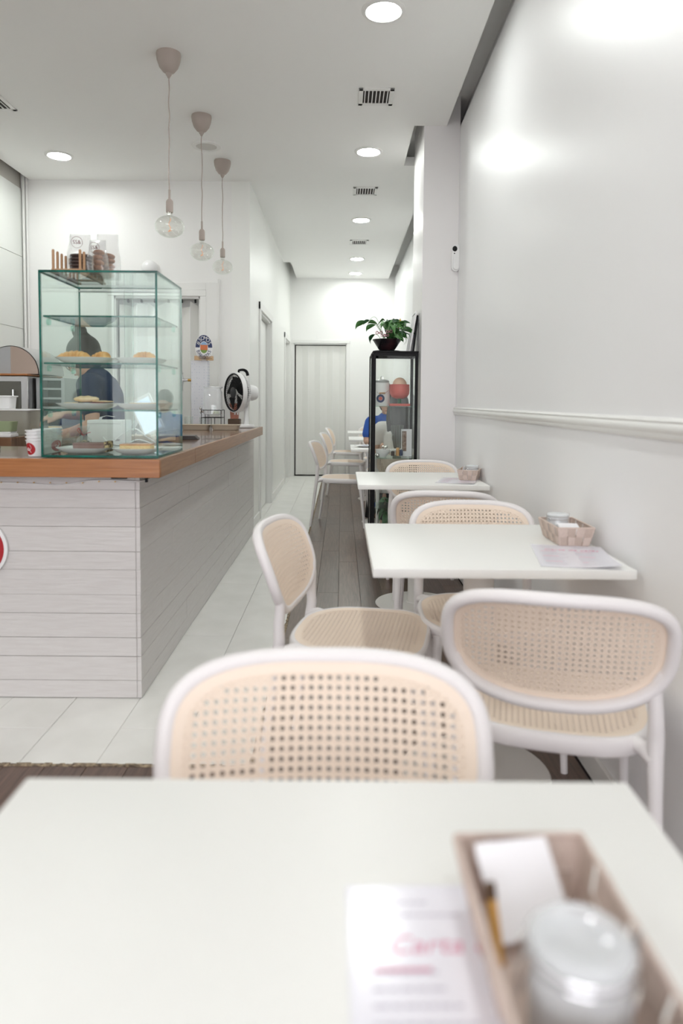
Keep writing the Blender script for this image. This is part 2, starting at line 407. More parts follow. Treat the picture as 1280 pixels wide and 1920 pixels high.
# skirting boards
def skirt(n, boxes):
    b = BM()
    for lo, hi in boxes: box(b, lo, hi, .002)
    return struct(mk(n, b, trim_m))
skirt('baseboard_hall', [((XL, 6.2, 0), (XL + .014, 6.84, .085)), ((XL, 8.09, 0), (XL + .014, 9.84, .085)), ((XL, 10.83, 0), (XL + .014, YE, .085))])
skirt('baseboard_right', [((XR - .014, -1, 0), (XR, 4.94, .08)), ((XR - .014, 5.6, 0), (XR, YE, .08)), ((.546, 4.926, 0), (XR - .014, 4.94, .08))])
# chair rail, moulded profile
prof = [(0, 1.092), (.010, 1.094), (.014, 1.102), (.012, 1.108), (.019, 1.114), (.022, 1.124), (.016, 1.132), (.013, 1.136), (.017, 1.141), (.012, 1.147), (0, 1.149)]
b = BM(); prism(b, [(XR - d, z) for d, z in prof][::-1], YF + .01, 4.938, 'xz'); rail = struct(mk('trim_3', b, trim_m, sharp=60)); rail['label'] = 'white moulded chair rail along the right wall'
# hall doors (sliding leaves set into frames)
def side_door(n, y0, y1, z1):
    b = BM(); w = .075; d = .018
    box(b, (XL - .002, y0 - w, 0), (XL + d, y0, z1 + w), .003); box(b, (XL - .002, y1, 0), (XL + d, y1 + w, z1 + w), .003); box(b, (XL - .002, y0 - w, z1), (XL + d * 1.15, y1 + w, z1 + w), .003)
    box(b, (XL - .1, y0 - .001, 0), (XL, y0 + .02, z1)); box(b, (XL - .1, y1 - .02, 0), (XL, y1 + .001, z1)); box(b, (XL - .1, y0, z1 - .02), (XL, y1, z1))
    dr = struct(mk(n, b, trim_m))
    b = BM(); box(b, (XL - .085, y0 + .022, .01), (XL - .05, y1 - .035, z1 - .03), .002); mk('door_leaf', b, hall_m, dr)
    b = BM(); box(b, (XL - .12, y0 - .02, -.03), (XL - .1, y1 + .02, z1 + .02)); mk('gap_tone_backing', b, gap_m, dr)  # unseen dark sheet added as the shade behind the leaf; blocks outside light
side_door('door_1', DOORS[0][0], DOORS[0][1], 2.08); side_door('door_2', DOORS[1][0], DOORS[1][1], 2.08)
# end door: accordion curtain of panels
def accordion(n, x0, x1, y, z1, npan, amp, casing, wavy=False, handle=True):
    b = BM(); w = casing
    box(b, (x0 - w, y - .018, 0), (x0, y, z1 + w), .003); box(b, (x1, y - .018, 0), (x1 + w, y, z1 + w), .003); box(b, (x0 - w, y - .022, z1), (x1 + w, y, z1 + w), .003)
    box(b, (x0, y, z1 - .02), (x1, y + .1, z1)); box(b, (x0, y, 0), (x0 + .012, y + .1, z1)); box(b, (x1 - .012, y, 0), (x1, y + .1, z1))
    dr = struct(mk(n, b, trim_m))
    b = BM(); box(b, (x0 - .02, y + .13, -.03), (x1 + .02, y + .15, z1 + .02)); mk('gap_tone_backing', b, gap_m if not wavy else mat('bright_room_backing', (.8, .8, .78), .7), dr)  # added backing sheet: dark as shade, pale as a bright room for wavy
    st = (x1 - x0 - .05) / npan
    for i in range(npan):
        xa = x0 + .03 + i * st; xb = xa + st; ya, yb = (y + .035, y + .035 + amp) if i % 2 == 0 else (y + .035 + amp, y + .035)
        zt = z1 - .035; ja = (random.uniform(.0, .06) if wavy else 0); jb = (random.uniform(.0, .06) if wavy else 0)
        b = BM(); prism(b, [(xa + .002, .015), (xb - .002, .015), (xb - .002, zt - jb), (xa + .002, zt - ja)], 0, .012, 'xz')
        for v in b.verts: v.co.y += ya + (yb - ya) * (v.co.x - xa) / st
        mk('panel', b, mat('folding_panel', (.80, .80, .77), .5) if i == 0 else dr['_m'] if False else bpy.data.materials['folding_panel'], dr, flat=True)
        b = BM(); cyl(b, (xb, yb + .004, .015), (xb, yb + .004, zt - jb), .006, seg=8); mk('hinge_bead', b, trim_m, dr)
    if handle:
        b = BM(); box(b, (x0 + .035, y + .0, .98), (x0 + .055, y + .03, 1.16), .006); mk('handle', b, trim_m, dr)
    return dr
accordion('door_3', dx0, dx1, YE, 2.09, 8, .018, .05)
d4 = accordion('door_4', bx0, bx1, YB, bz, 9, .06, .055, wavy=True, handle=False)
b = BM()
for i in range(6): box(b, (bx0 + .1 + i * .12, YB + .04, bz - .05), (bx0 + .115 + i * .12, YB + .06, bz - .02))
mk('track_roller', b, blackp_m, d4)
b = BM(); box(b, (bx1 + .055, YB - .02, .96), (-1.10, YB - .001, 2.22), .003); box(b, (bx0 - .055, YB - .012, 2.155), (bx1 + .055, YB - .001, 2.22), .003); cyl(b, (-1.095, YB - .012, .96), (-1.095, YB - .012, 2.25), .008, seg=8)
struct(mk('trim_4', b, trim_m))

# ------------------------------------------------------------ ceiling fittings
lamp_m = mat('lamp_diffuser', (.9, .9, .9), .5, emit=(.965, 1.0, .965), es=LAMP)
b = BM(); lathe(b, [(.083, -.001), (.083, -.006), (.088, -.010), (.100, -.008), (.108, -.003), (.108, 0)], 40); ring_me = mk('trim_ring', b, trim_m).data
b = BM(); lathe(b, [(0, -.004), (.082, -.004), (.082, -.001)], 40); dif_me = mk('diffuser', b, lamp_m).data
for n_ in ('trim_ring', 'diffuser'): bpy.data.objects.remove(bpy.data.objects[n_])
def downlight(x, y, label):
    t = thing('recessed_ceiling_light', label, 'ceiling light', (x, y, CZ), group='round recessed ceiling lights')
    share('trim_ring', ring_me, t); share('diffuser', dif_me, t)
seen = {3.52: 'nearest round recessed light over the aisle, at the top edge of the photo', 5.44: 'round recessed light between the first two ceiling vents', 7.45: 'round recessed light beyond the second ceiling vent', 9.45: 'round recessed light just beyond the farthest vent', 10.5: 'farthest round recessed light, near the end wall'}
for y in (-.6, 1.45, 3.52, 5.44, 7.45, 9.45, 10.5): downlight(.19, y, seen.get(y, 'round recessed light over the front of the shop %s' % ('by the window' if y < 0 else 'above the nearest table')))
for y, l in ((-.6, 'round recessed light at the left of the shop by the window'), (1.45, 'round recessed light at the left in front of the counter'), (3.5, 'round recessed light at the left above the counter'), (5.58, 'round recessed light over the service area, left of the pendants')): downlight(-2.24, y, l)
def vent(x, y, label, w=.22, d=.24):
    t = thing('ceiling_vent', label, 'vent', (x, y, CZ), group='square ceiling vents')
    b = BM(); f = .028
    for lo, hi in (((-w / 2, -d / 2, -.008), (-w / 2 + f, d / 2, 0)), ((w / 2 - f, -d / 2, -.008), (w / 2, d / 2, 0)), ((-w / 2, -d / 2, -.008), (w / 2, -d / 2 + f, 0)), ((-w / 2, d / 2 - f, -.008), (w / 2, d / 2, 0))): box(b, lo, hi, .002)
    mk('frame', b, trim_m, t)
    b = BM(); box(b, (-w / 2 + f, -d / 2 + f, -.0015), (w / 2 - f, d / 2 - f, -.0003)); mk('vent_shade', b, gap_m, t)  # thin dark sheet standing in for the shade inside the vent
    n = 7
    for i in range(n):
        xx = -w / 2 + f + (i + .5) * (w - 2 * f) / n
        b = BM(); box(b, (-.003, -d / 2 + f, -.008), (.003, d / 2 - f, -.001), mtx=None); mk('slat', b, trim_m, t, loc=(xx, 0, 0))
vent(.2, 4.48, 'nearest white ceiling vent over the aisle'); vent(.2, 6.44, 'middle white ceiling vent over the aisle'); vent(.194, 8.48, 'farthest white ceiling vent over the aisle'); vent(-2.31, 4.56, 'white ceiling vent at the left edge of the photo', .28, .34)
t = thing('ceiling_speaker', 'round white flush speaker in the ceiling between two pendant canopies', 'speaker', (-1.036, 5.35, CZ))
b = BM(); lathe(b, [(.11, 0), (.108, -.008), (.08, -.011), (.078, -.006)], 36); mk('rim', b, trim_m, t)
b = BM(); lathe(b, [(0, -.008), (.04, -.0078), (.078, -.006)], 36); mk('grille', b, mat('speaker_cloth', (.62, .61, .58), .8), t)
b = BM(); box(b, (.555, 5.30, 3.16), (.715, 5.33, 3.2), .004); tag(mk('recess_light_bar', b, trim_m), 'small white bar fixed in the ceiling recess by the pillar', 'fixture')

# ------------------------------------------------------------ pendants
def pendant(x, y, zb, label):
    t = thing('pendant_lamp', label, 'pendant lamp', (x, y, CZ), group='pendant lamps over the counter')
    b = BM(); lathe(b, [(.0, 0), (.066, 0), (.068, -.012), (.064, -.04), (.052, -.075), (.032, -.1), (.017, -.108), (.016, -.116), (.010, -.124), (.006, -.133), (0, -.133)], 32); mk('canopy', b, putty_m, t)
    zc = zb - CZ + .16
    pts = [(random.uniform(-.0035, .0035), random.uniform(-.003, .003), -.13 + (zc + .13) * k / 9) for k in range(10)]; pts[0] = (0, 0, -.13); pts[-1] = (0, 0, zc)
    b = BM(); tube(b, pts, .0032, 8, sm=5); mk('cord', b, putty_m, t)
    b = BM(); lathe(b, [(0, zc + .005), (.006, zc + .004), (.0065, zc - .045), (.012, zc - .05), (.018, zc - .058), (.020, zc - .066), (.020, zc - .118), (.019, zc - .122), (0, zc - .122)], 24); mk('lamp_holder', b, putty_m, t)
    z0 = zc - .122
    b = BM(); pr = [(.0165, z0), (.017, z0 - .018)]
    for k in range(1, 20):
        a = PI * k / 20; r = .082 * math.sin(a); z = z0 - .078 + .060 * math.cos(a)
        if a > .22: pr.append((max(r, .017) if k < 3 else r, z))
    pr.append((0, z0 - .138)); lathe(b, pr, 40); gb = mk('glass_bulb', b, bulb_m, t)
    b = BM(); cyl(b, (0, 0, z0), (0, 0, z0 - .05), .0035, .0015, 8); mk('stem', b, clear_m, gb)
    b = BM(); pts = [(.006 * math.sin(k * 1.1), .006 * math.cos(k * 1.3), z0 - .03 - .008 * k) for k in range(9)] + [(-.008, 0, z0 - .105), (.010, 0, z0 - .098)]
    tube(b, pts, .0011, 6, sm=4); mk('filament', b, fil_m, gb)
pendant(-.974, 3.958, 2.195, 'nearest putty pendant lamp with a clear globe bulb'); pendant(-.962, 4.80, 2.235, 'middle putty pendant lamp with a clear globe bulb'); pendant(-.972, 5.682, 2.30, 'farthest putty pendant lamp with a clear globe bulb')

# ------------------------------------------------------------ counter
ct = thing('counter', 'white painted plank counter with a boarded corner', 'counter', (0, 0, 0))
FX, FY = -.785, 2.685
b = BM(); box(b, (-2.83 + .02, FY + .014, 0), (FX - .014, 3.2, .893)); box(b, (-1.26, 3.2, 0), (FX - .014, 6.195, .893)); mk('core', b, core_m, ct)
hs = [.003, .073, .170, .246, .343, .417, .516, .588, .687, .760, .832, .892]
for i in range(len(hs) - 1):
    g = random.choice((.0003, .0004, .0004, .0010)); xs = [-2.8, FX]
    cut = random.uniform(-2.2, -1.5); xs = [-2.8, cut, FX - .0165]
    for k in range(len(xs) - 1):
        b = BM(); p = random.uniform(0, .0015); box(b, (xs[k] + .0006, FY - p, hs[i] + g), (xs[k + 1] - .0006, FY + .014, hs[i + 1] - g), .0008); mk('plank', b, board_m, ct, flat=True)
    y = FY; L_ = random.uniform(.2, .7)
    while y < 6.19:
        y2 = min(6.19, y + L_)
        if 6.19 - y2 < .12: y2 = 6.19
        b = BM(); p = random.uniform(0, .0018); box(b, (FX - .014, y + (.0007 if y > FY else -.0001), hs[i] + g), (FX + p, y2 - .0007, hs[i + 1] - g), .0008); mk('plank', b, board_m, ct, flat=True)
        y = y2; L_ = random.uniform(.45, .75)
b = BM(); box(b, (FX - .016, FY - .0005, .003), (FX - .0142, FY + .01, .893)); mk('corner_strip', b, board_m, ct)
# worktop with front edge band (three separate lengths)
WZ0, WZ1 = .895, .96
wt = thing('worktop', 'oak worktop running round the counter corner', 'worktop', (0, 0, 0))
WX, WY = -.680, 2.585
b = BM(); box(b, (-2.81, WY + .02, WZ0), (-1.27, 3.27, WZ1 - .001)); box(b, (-1.27, WY + .02, WZ0), (WX - .02, 5.98, WZ1 - .001)); mk('surface', b, oaktop_m, wt, flat=True)
b = BM(); box(b, (-2.81, WY, WZ0 - .004), (WX, WY + .0195, WZ1), .0012); mk('front_edge_band', b, oak_m, wt)
for y0, y1 in ((WY + .020, 3.22), (3.222, 5.98)):
    b = BM(); box(b, (WX - .0195, y0, WZ0 - .004), (WX, y1, WZ1), .0012); mk('side_edge_band', b, painted('oak_side_band', (.36, .21, .12), (.28, .155, .085), 5, rough=.33, bump=.06, direction=(1, 1, 26)) if y1 < 3.5 else bpy.data.materials['oak_side_band'], wt)
# led strip cable
t = thing('led_strip', 'white strip-light cable sagging below the oak worktop', 'light strip', (0, 0, 0))
b = BM(); pts = [(-2.4, FY - .006, .862), (-1.9, FY - .006, .870), (-1.30, FY - .006, .858), (-1.1, FY - .006, .851), (-.98, FY - .006, .868), (-.88, FY - .008, .871), (FX + .007, FY - .007, .868), (FX + .008, 2.9, .870), (FX + .007, 3.1, .882), (FX + .02, 3.35, .893)]
tube(b, pts, .0058, 8, sm=6, flat=.5); mk('strip', b, white_m, t)
b = BM()
for k in range(22): x = -2.2 + k * .063; box(b, (x, FY - .0165, .858 + (.006 if x > -1 else 0)), (x + .004, FY - .0095, .862 + (.006 if x > -1 else 0)))
mk('chip', b, brass_m, t)
b = BM(); box(b, (-.89, FY - .018, .877), (-.83, FY - .004, .884), .001); box(b, (-.757, 2.66, .865), (-.748, 2.674, .894), .001); mk('clip', b, blackp_m, t)
# red round sign on the counter front
t = thing('round_sign', 'red round sign with a white rim on the counter front at the left edge', 'sign', (-1.416, FY - .004, .598))
b = BM(); lathe(b, [(0, 0), (.118, 0), (.118, .010), (.106, .012), (0, .012)], 48, Matrix.Rotation(PI / 2, 4, 'X')); mk('rim', b, white_m, t)
b = BM(); lathe(b, [(0, .0122), (.106, .0122), (.106, .0135), (0, .0135)], 48, Matrix.Rotation(PI / 2, 4, 'X')); mk('disc', b, red_m, t)

# ------------------------------------------------------------ chair
HW = .226
def sgnpow(c, p): return math.copysign(abs(c) ** p, c)
def outl(t, a, bt, bb, n1, n2, d=0):
    c, s = math.cos(t), math.sin(t); n = n1 if s > 0 else n2; bb_ = (bt if s > 0 else bb) - d
    return sgnpow(c, 2 / n) * (a - d), sgnpow(s, 2 / n) * bb_
def inside(u, v, a, bt, bb, n1, n2, d):
    n = n1 if v > 0 else n2; q = (bt if v > 0 else bb) - d
    return (abs(u) / (a - d)) ** n + (abs(v) / q) ** n < 1
BK = dict(a=HW, bt=.120, bb=.150, n1=3.5, n2=2.5)
SK = dict(a=.222, bt=.205, bb=.205, n1=3.6, n2=3.0)
th = math.radians(20); VC = .150
def Sb(u, v):           # back surface; v measured from the widest line
    w = v + VC
    return Vector((u, -.212 - w * math.sin(th) * (.75 + .9 * w) + .036 * (u / HW) ** 2, .535 + w * math.cos(th)))
def Ss(u, v):           # seat surface
    dish = -.010 * max(0, 1 - (u / .22) ** 2) * max(0, 1 - (v / .2) ** 2)
    return Vector((u * (1 + .04 * v / .2), v + .005, .457 + dish + (-.012 * ((v - .12) / .085) ** 2 if v > .12 else 0)))
def nrm(Sf, u, v):
    e = 1e-3; return (Sf(u + e, v) - Sf(u - e, v)).cross(Sf(u, v + e) - Sf(u, v - e)).normalized()
def cane_panel(Sf, K, pitch, hr, th_, sign):
    b = bmesh.new(); uvl = b.loops.layers.uv.new('UVMap'); vd = {}; UV = {}
    nu = int(K['a'] / pitch) + 1; nv = int(max(K['bt'], K['bb']) / pitch) + 2
    def V(u, v):
        k = (round(u * 1e5), round(v * 1e5))
        if k not in vd:
            vd[k] = b.verts.new(Sf(u, v)); UV[vd[k]] = (u / pitch, v / pitch)
        return vd[k]
    kk = (K['a'], K['bt'], K['bb'], K['n1'], K['n2'])
    for i in range(-nu, nu):
        for j in range(-nv, nv):
            cu, cv = (i + .5) * pitch, (j + .5) * pitch; h = pitch / 2
            cs = [(cu + a_ * h, cv + b_ * h) for a_, b_ in ((1, 0), (1, 1), (0, 1), (-1, 1), (-1, 0), (-1, -1), (0, -1), (1, -1))]
            cn = [cs[k] for k in (1, 3, 5, 7)]
            if all(inside(u, v, *kk, .020) for u, v in cn):
                o = [V(*p) for p in cs]; a0 = [V(cu + hr * math.cos(k * PI / 4), cv + hr * math.sin(k * PI / 4)) for k in range(8)]
                for k in range(8): b.faces.new((o[k], o[(k + 1) % 8], a0[(k + 1) % 8], a0[k]))
            elif all(inside(u, v, *kk, .008) for u, v in cn):
                o = [V(*p) for p in cs]; b.faces.new(o)
    for f in b.faces:
        for l in f.loops: l[uvl].uv = UV[l.vert]
    bmesh.ops.recalc_face_normals(b, faces=b.faces); b.normal_update()
    if b.faces and sum((f.normal * sign(f)).length if False else f.normal.dot(sign) for f in b.faces) < 0: bmesh.ops.reverse_faces(b, faces=b.faces)
    b.normal_update()
    r = bmesh.ops.extrude_face_region(b, geom=b.faces[:]); nv_ = [g for g in r['geom'] if isinstance(g, bmesh.types.BMVert)]
    off = {v: v.normal.copy() for v in nv_}
    for v in nv_: v.co -= sign.normalized() * th_
    bmesh.ops.recalc_face_normals(b, faces=b.faces)
    return b
def rim_strip(Sf, K, d0, d1, t0, t1, n=96):
    b = bmesh.new(); rings = []
    for k in range(n):
        t = 2 * PI * (k + .5) / n
        row = []
        for d, h in ((d0, t0), (d0, t1), (d1, t1 * .4), (d1, t0 * .6)):
            u, v = outl(t, **K, d=d); row.append(b.verts.new(Sf(u, v) + nrm(Sf, u, v) * h))
        rings.append(row)
    for k in range(n):
        A, B = rings[k], rings[(k + 1) % n]
        for i in range(4): b.faces.new((A[i], A[(i + 1) % 4], B[(i + 1) % 4], B[i]))
    bmesh.ops.recalc_face_normals(b, faces=b.faces); return b
def frame_loop(Sf, K, prof, n=96):
    # prof: list of (outward, along normal)
    b = bmesh.new(); rings = []; P_ = [outl(2 * PI * (k + .5) / n, **K) for k in range(n)]
    for k in range(n):
        u, v = P_[k]; a, c = P_[k - 1], P_[(k + 1) % n]
        tx, ty = c[0] - a[0], c[1] - a[1]; l = math.hypot(tx, ty) or 1; ox, oy = ty / l, -tx / l
        e = 1e-3; O = (Sf(u + ox * e, v + oy * e) - Sf(u, v)).normalized(); Nn = nrm(Sf, u, v)
        rings.append([b.verts.new(Sf(u, v) + O * o + Nn * h) for o, h in prof])
    m = len(prof)
    for k in range(n):
        A, B = rings[k], rings[(k + 1) % n]
        for i in range(m): b.faces.new((A[i], A[(i + 1) % m], B[(i + 1) % m], B[i]))
    bmesh.ops.recalc_face_normals(b, faces=b.faces); return b
def rot_sign(Sf):
    n = nrm(Sf, 0, 0); return n
nb = nrm(Sb, 0, 0); NBS = 1 if nb.y > 0 else -1   # panel faces the sitter (+y)
def ell(cx, cy, rx, ry, n=12, p=1.0): return [(cx + rx * sgnpow(math.cos(2 * PI * k / n), p), cy + ry * sgnpow(math.sin(2 * PI * k / n), p)) for k in range(n)]
def make_chair(label, loc, rz, group):
    t = thing('cane_chair', label, 'chair', loc, rz, group)
    bk = mk('backrest_frame', frame_loop(Sb, BK, ell(.002, -.011 * NBS, .0145, .0155, 14)), chair_m, t, sharp=70)
    b = cane_panel(Sb, BK, .0140, .0038, .0022, nb * NBS); mk('back_cane', b, cane_m, t)
    mk('back_cane_rim', rim_strip(Sb, BK, .004, .022, -.0042 * 1, .0016 * 1) if NBS > 0 else rim_strip(Sb, BK, .004, .022, .0042, -.0016), canerim_m, t, sharp=70)
    mk('seat_frame', frame_loop(Ss, SK, [(.010, -.002), (.013, -.010), (.012, -.036), (.004, -.042), (-.008, -.040), (-.012, -.03), (-.010, -.003), (.0, .003), (.006, .002)]), chair_m, t, sharp=60)
    b = cane_panel(Ss, SK, .0140, .0032, .0014, Vector((0, 0, 1))); mk('seat_cane', b, cane_m, t)
    mk('seat_cane_rim', rim_strip(Ss, SK, .0, .022, -.004, .0018), canerim_m, t, sharp=70)
    for s in (-1, 1):
        b = BM()
        e = Sb(s * .216, -.058) + Vector((0, -.010, 0)); e2 = Sb(s * .200, -.098) + Vector((0, -.010, 0))
        tube(b, [(s * .215, -.272, 0), (s * .212, -.255, .12), (s * .208, -.235, .28), (s * .206, -.219, .41), (s * .207, -.210, .47), (s * .206, -.211, .515), e2 + Vector((s * .004, 0, 0)), e],
             [.0115, .0125, .014, .0165, .0175, .0165, .0145, .009], 12, sm=5)
        mk('rear_leg', b, chair_m, t, sharp=80)
        b = BM(); tube(b, [(s * .212, .245, 0), (s * .208, .232, .14), (s * .200, .210, .32), (s * .192, .190, .425)], [.0110, .0125, .0155, .0175], 12, sm=4); mk('front_leg', b, chair_m, t, sharp=80)
        b = BM(); tube(b, [(s * .207, -.222, .43), (s * .19, -.185, .44), (s * .168, -.158, .443)], [.017, .018, .016], 10, sm=3, flat=1.0); mk('bracket', b, chair_m, t, sharp=80)
    return t
G1 = 'white chairs with cane seats and backs'
CH = [((-.022, .745), PI, 'front chair with holes across its backrest, tucked under the nearest table and facing the viewer'),
      ((.522, 1.68), math.radians(-15), 'cane chair at the right seen from behind, pulled up to the second table'),
      ((.065, 2.18), math.radians(-101), 'cane chair standing side-on in the aisle left of the second table'),
      ((.507, 2.40), PI + .01, 'cane chair facing the viewer from the far side of the second table'),
      ((.492, 3.30), math.radians(-7), 'cane chair with its back to the viewer, before the third table'),
      ((.53, 4.29), PI, 'cane chair facing the viewer behind the third table, by the pillar'),
      ((.015, 6.67), math.radians(-100), 'side-on cane chair nearest in the back row, left of the black cabinet'),
      ((.06, 8.45), math.radians(-98), 'side-on cane chair second in the back row of the aisle'),
      ((.09, 10.1), math.radians(-95), 'side-on cane chair farthest back, nearest the folding door'),
      ((.50, 5.98), .05, 'cane chair under the seated person with long dark hair'),
      ((.50, 7.45), PI, 'cane chair under the seated person in bright blue'),
      ((.52, 8.98), PI, 'cane chair facing the viewer behind the white table fifth from the front'),
      ((.50, 10.62), PI, 'cane chair facing the viewer against the end wall')]
proto = make_chair(CH[0][2], (*CH[0][0], 0), CH[0][1], G1)
for (p, rz, l) in CH[1:]: copy_tree(proto, (*p, 0), rz, l, G1)

# ------------------------------------------------------------ tables
def make_table(label, loc):
    t = thing('cafe_table', label, 'table', loc, 0, 'square white pedestal tables')
    b = BM(); box(b, (-.352, -.343, -.026 + .74), (.352, .343, .74), .004, 2); mk('tabletop', b, table_m, t)
    b = BM(); box(b, (-.17, -.17, .706), (.17, .17, .7145)); mk('mounting_plate', b, tableleg_m, t)
    b = BM(); lathe(b, [(0, .010), (.047, .010), (.047, .71), (0, .71)], 28); mk('column', b, tableleg_m, t)
    b = BM(); lathe(b, [(0, .016), (.05, .016), (.054, .012), (.215, .010), (.232, .007), (.236, .002), (.234, 0), (0, 0)], 48); mk('base', b, tableleg_m, t)
    return t
tp = make_table('nearest white square table filling the bottom of the photo', (-.014, .447, 0))
for (x, y, l) in ((.438, 2.165, 'second white table, against the right wall'), (.442, 4.02, 'third white table, before the black cabinet'), (.44, 6.77, 'white table beside the black cabinet with a plate on it'), (.44, 8.4, 'white table fifth from the front, behind the cabinet'), (.44, 10.15, 'farthest white table near the end wall')):
    copy_tree(tp, (x, y, 0), 0, l)

# ------------------------------------------------------------ baskets
def make_basket(label, loc, rz):
    t = thing('woven_basket', label, 'basket', loc, rz, 'woven paper condiment baskets')
    tx, ty, bx, by, h = .056, .098, .044, .084, .056
    def corner(sx, sy, f): return Vector((sx * (bx + (tx - bx) * f), sy * (by + (ty - by) * f), .003 + h * f))
    b = BM(); box(b, (-bx, -by, 0), (bx, by, .003)); mk('base', b, strip_m, t)
    sides = [((-1, -1), (1, -1), 4), ((1, -1), (1, 1), 6), ((1, 1), (-1, 1), 4), ((-1, 1), (-1, -1), 6)]
    for (a, c, n) in sides:
        for r_ in range(2):
            for k in range(n):
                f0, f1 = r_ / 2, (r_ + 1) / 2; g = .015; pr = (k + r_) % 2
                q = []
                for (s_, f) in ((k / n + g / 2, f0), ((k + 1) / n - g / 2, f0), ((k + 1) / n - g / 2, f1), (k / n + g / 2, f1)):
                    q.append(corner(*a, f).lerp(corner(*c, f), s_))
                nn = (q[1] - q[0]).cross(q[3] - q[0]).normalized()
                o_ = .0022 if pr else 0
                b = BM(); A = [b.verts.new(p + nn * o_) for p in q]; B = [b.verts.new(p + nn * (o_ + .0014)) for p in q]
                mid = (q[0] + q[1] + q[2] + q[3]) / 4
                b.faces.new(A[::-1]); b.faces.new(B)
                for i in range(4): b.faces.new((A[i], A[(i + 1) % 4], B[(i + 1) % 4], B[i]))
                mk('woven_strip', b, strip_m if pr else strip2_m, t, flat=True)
    b = BM()
    cs = [corner(-1, -1, 1), corner(1, -1, 1), corner(1, 1, 1), corner(-1, 1, 1)]
    for i in range(4): tube(b, [cs[i], cs[(i + 1) % 4]], .0024, 6)
    for i in range(4):
        f0 = [corner(-1, -1, 0), corner(1, -1, 0), corner(1, 1, 0), corner(-1, 1, 0)][i]; tube(b, [f0, cs[i]], .0026, 6)
    mk('rim', b, strip_m, t)
    return t
def make_jar(label, loc, rz):
    t = thing('sugar_jar', label, 'jar', loc, rz, 'clip-top glass sugar jars')
    b = BM(); lathe(b, [(0, .002), (.030, .002), (.034, .006), (.0345, .052), (.031, .060), (.031, .066), (.029, .066), (.029, .060), (.0325, .052), (.032, .008), (0, .004)], 36); mk('glass_body', b, jarg_m, t)
    b = BM(); lathe(b, [(0, .005), (.031, .005), (.0318, .01), (.0318, .040), (.02, .046), (0, .044)], 30); mk('sugar', b, sugar_m, t)
    b = BM(); lathe(b, [(.0, .0665), (.033, .0665), (.0345, .069), (.0345, .074), (.031, .078), (.024, .079), (.020, .0765), (0, .0765)], 36); mk('lid', b, jarg_m, t)
    b = BM(); lathe(b, [(.0325, .064), (.0345, .065), (.0325, .066)], 30); mk('seal', b, napkin_m, t)
    b = BM()
    tube(b, [(.0345 * math.cos(2 * PI * k / 24), .0345 * math.sin(2 * PI * k / 24), .061) for k in range(24)], .0009, 6, closed=True)
    tube(b, [(.0365 * math.cos(2 * PI * k / 24), .0365 * math.sin(2 * PI * k / 24), .071) for k in range(24)], .0009, 6, closed=True)
    for s in (-1, 1):
        tube(b, [(s * .036, -.006, .062), (s * .041, -.006, .05), (s * .042, 0, .036), (s * .041, .006, .05), (s * .036, .006, .062)], .0010, 6, sm=3)
        tube(b, [(s * .0365, -.005, .071), (s * .041, 0, .064), (s * .0365, .005, .071)], .0010, 6, sm=3)
        tube(b, [(s * .039, 0, .064), (s * .041, 0, .078)], .0022, 6)
    mk('wire_clasp', b, chrome_m, t)
    return t
BKT = [((.163, .497), 0.03, 'sand woven basket on the nearest table, at the bottom right'), ((.722, 2.21), .02, 'sand woven basket against the wall on the second table'), ((.742, 3.99), -.32, 'sand woven basket against the wall on the third table')]
bp_ = make_basket(BKT[0][2], (*BKT[0][0], .7405), BKT[0][1])
for p, rz, l in BKT[1:]: copy_tree(bp_, (*p, .7405), rz, l)
jp = make_jar('glass sugar jar in the nearest basket, its lid close to the viewer', (.166, .453, .7435), .05)
copy_tree(jp, (.712, 2.26, .7435), .2, 'glass sugar jar in the basket on the second table'); copy_tree(jp, (.752, 3.975, .7435), .2, 'glass sugar jar in the basket on the third table')
def napkin(label, loc, rz, rx, sc=1):
    b = BM()
    for k in range(4):
        d = .0012 * k; prism(b, [(-.035 * sc, 0), (.035 * sc, 0), (.034 * sc, .072 * sc - d * 3), (-.035 * sc, .075 * sc - d * 2)], d, d + .0008, 'xz')
    o = mk('napkin', b, napkin_m, loc=loc, rot=(rx, 0, rz), flat=True); tag(o, label, 'napkin', 'folded paper napkins'); return o
napkin('white folded napkins standing in the far end of the nearest basket', (.160, .530, .7565), .25, -.75, .95)
napkin('white folded napkins in the near end of the basket on the second table', (.722, 2.125, .778), .05, -1.2, .9)
napkin('white folded napkins in the left end of the basket on the third table', (.712, 4.01, .765), .9, .25, .7)
def sticks(label, loc, rz):
    t = thing('sugar_packet', label, 'packet', loc, rz, 'brown sugar packets in the baskets')
    b = BM(); box(b, (-.004, -.002, 0), (.004, .002, .058), .0015, mtx=Matrix.Rotation(-.35, 4, 'X')); mk('paper_tube', b, mat('amber_packet', (.62, .33, .06), .5) if 'amber_packet' not in bpy.data.materials else bpy.data.materials['amber_packet'], t)
    b = BM(); box(b, (-.0043, -.0024, .046), (.0043, .0024, .0585), .001, mtx=Matrix.Rotation(-.35, 4, 'X')); mk('crimped_end', b, brown_m, t)
sticks('amber sugar packet leaning at the left of the nearest basket', (.127, .515, .7445), .3); sticks('amber sugar packet sticking up from the basket on the third table', (.725, 3.99, .7445), .3)

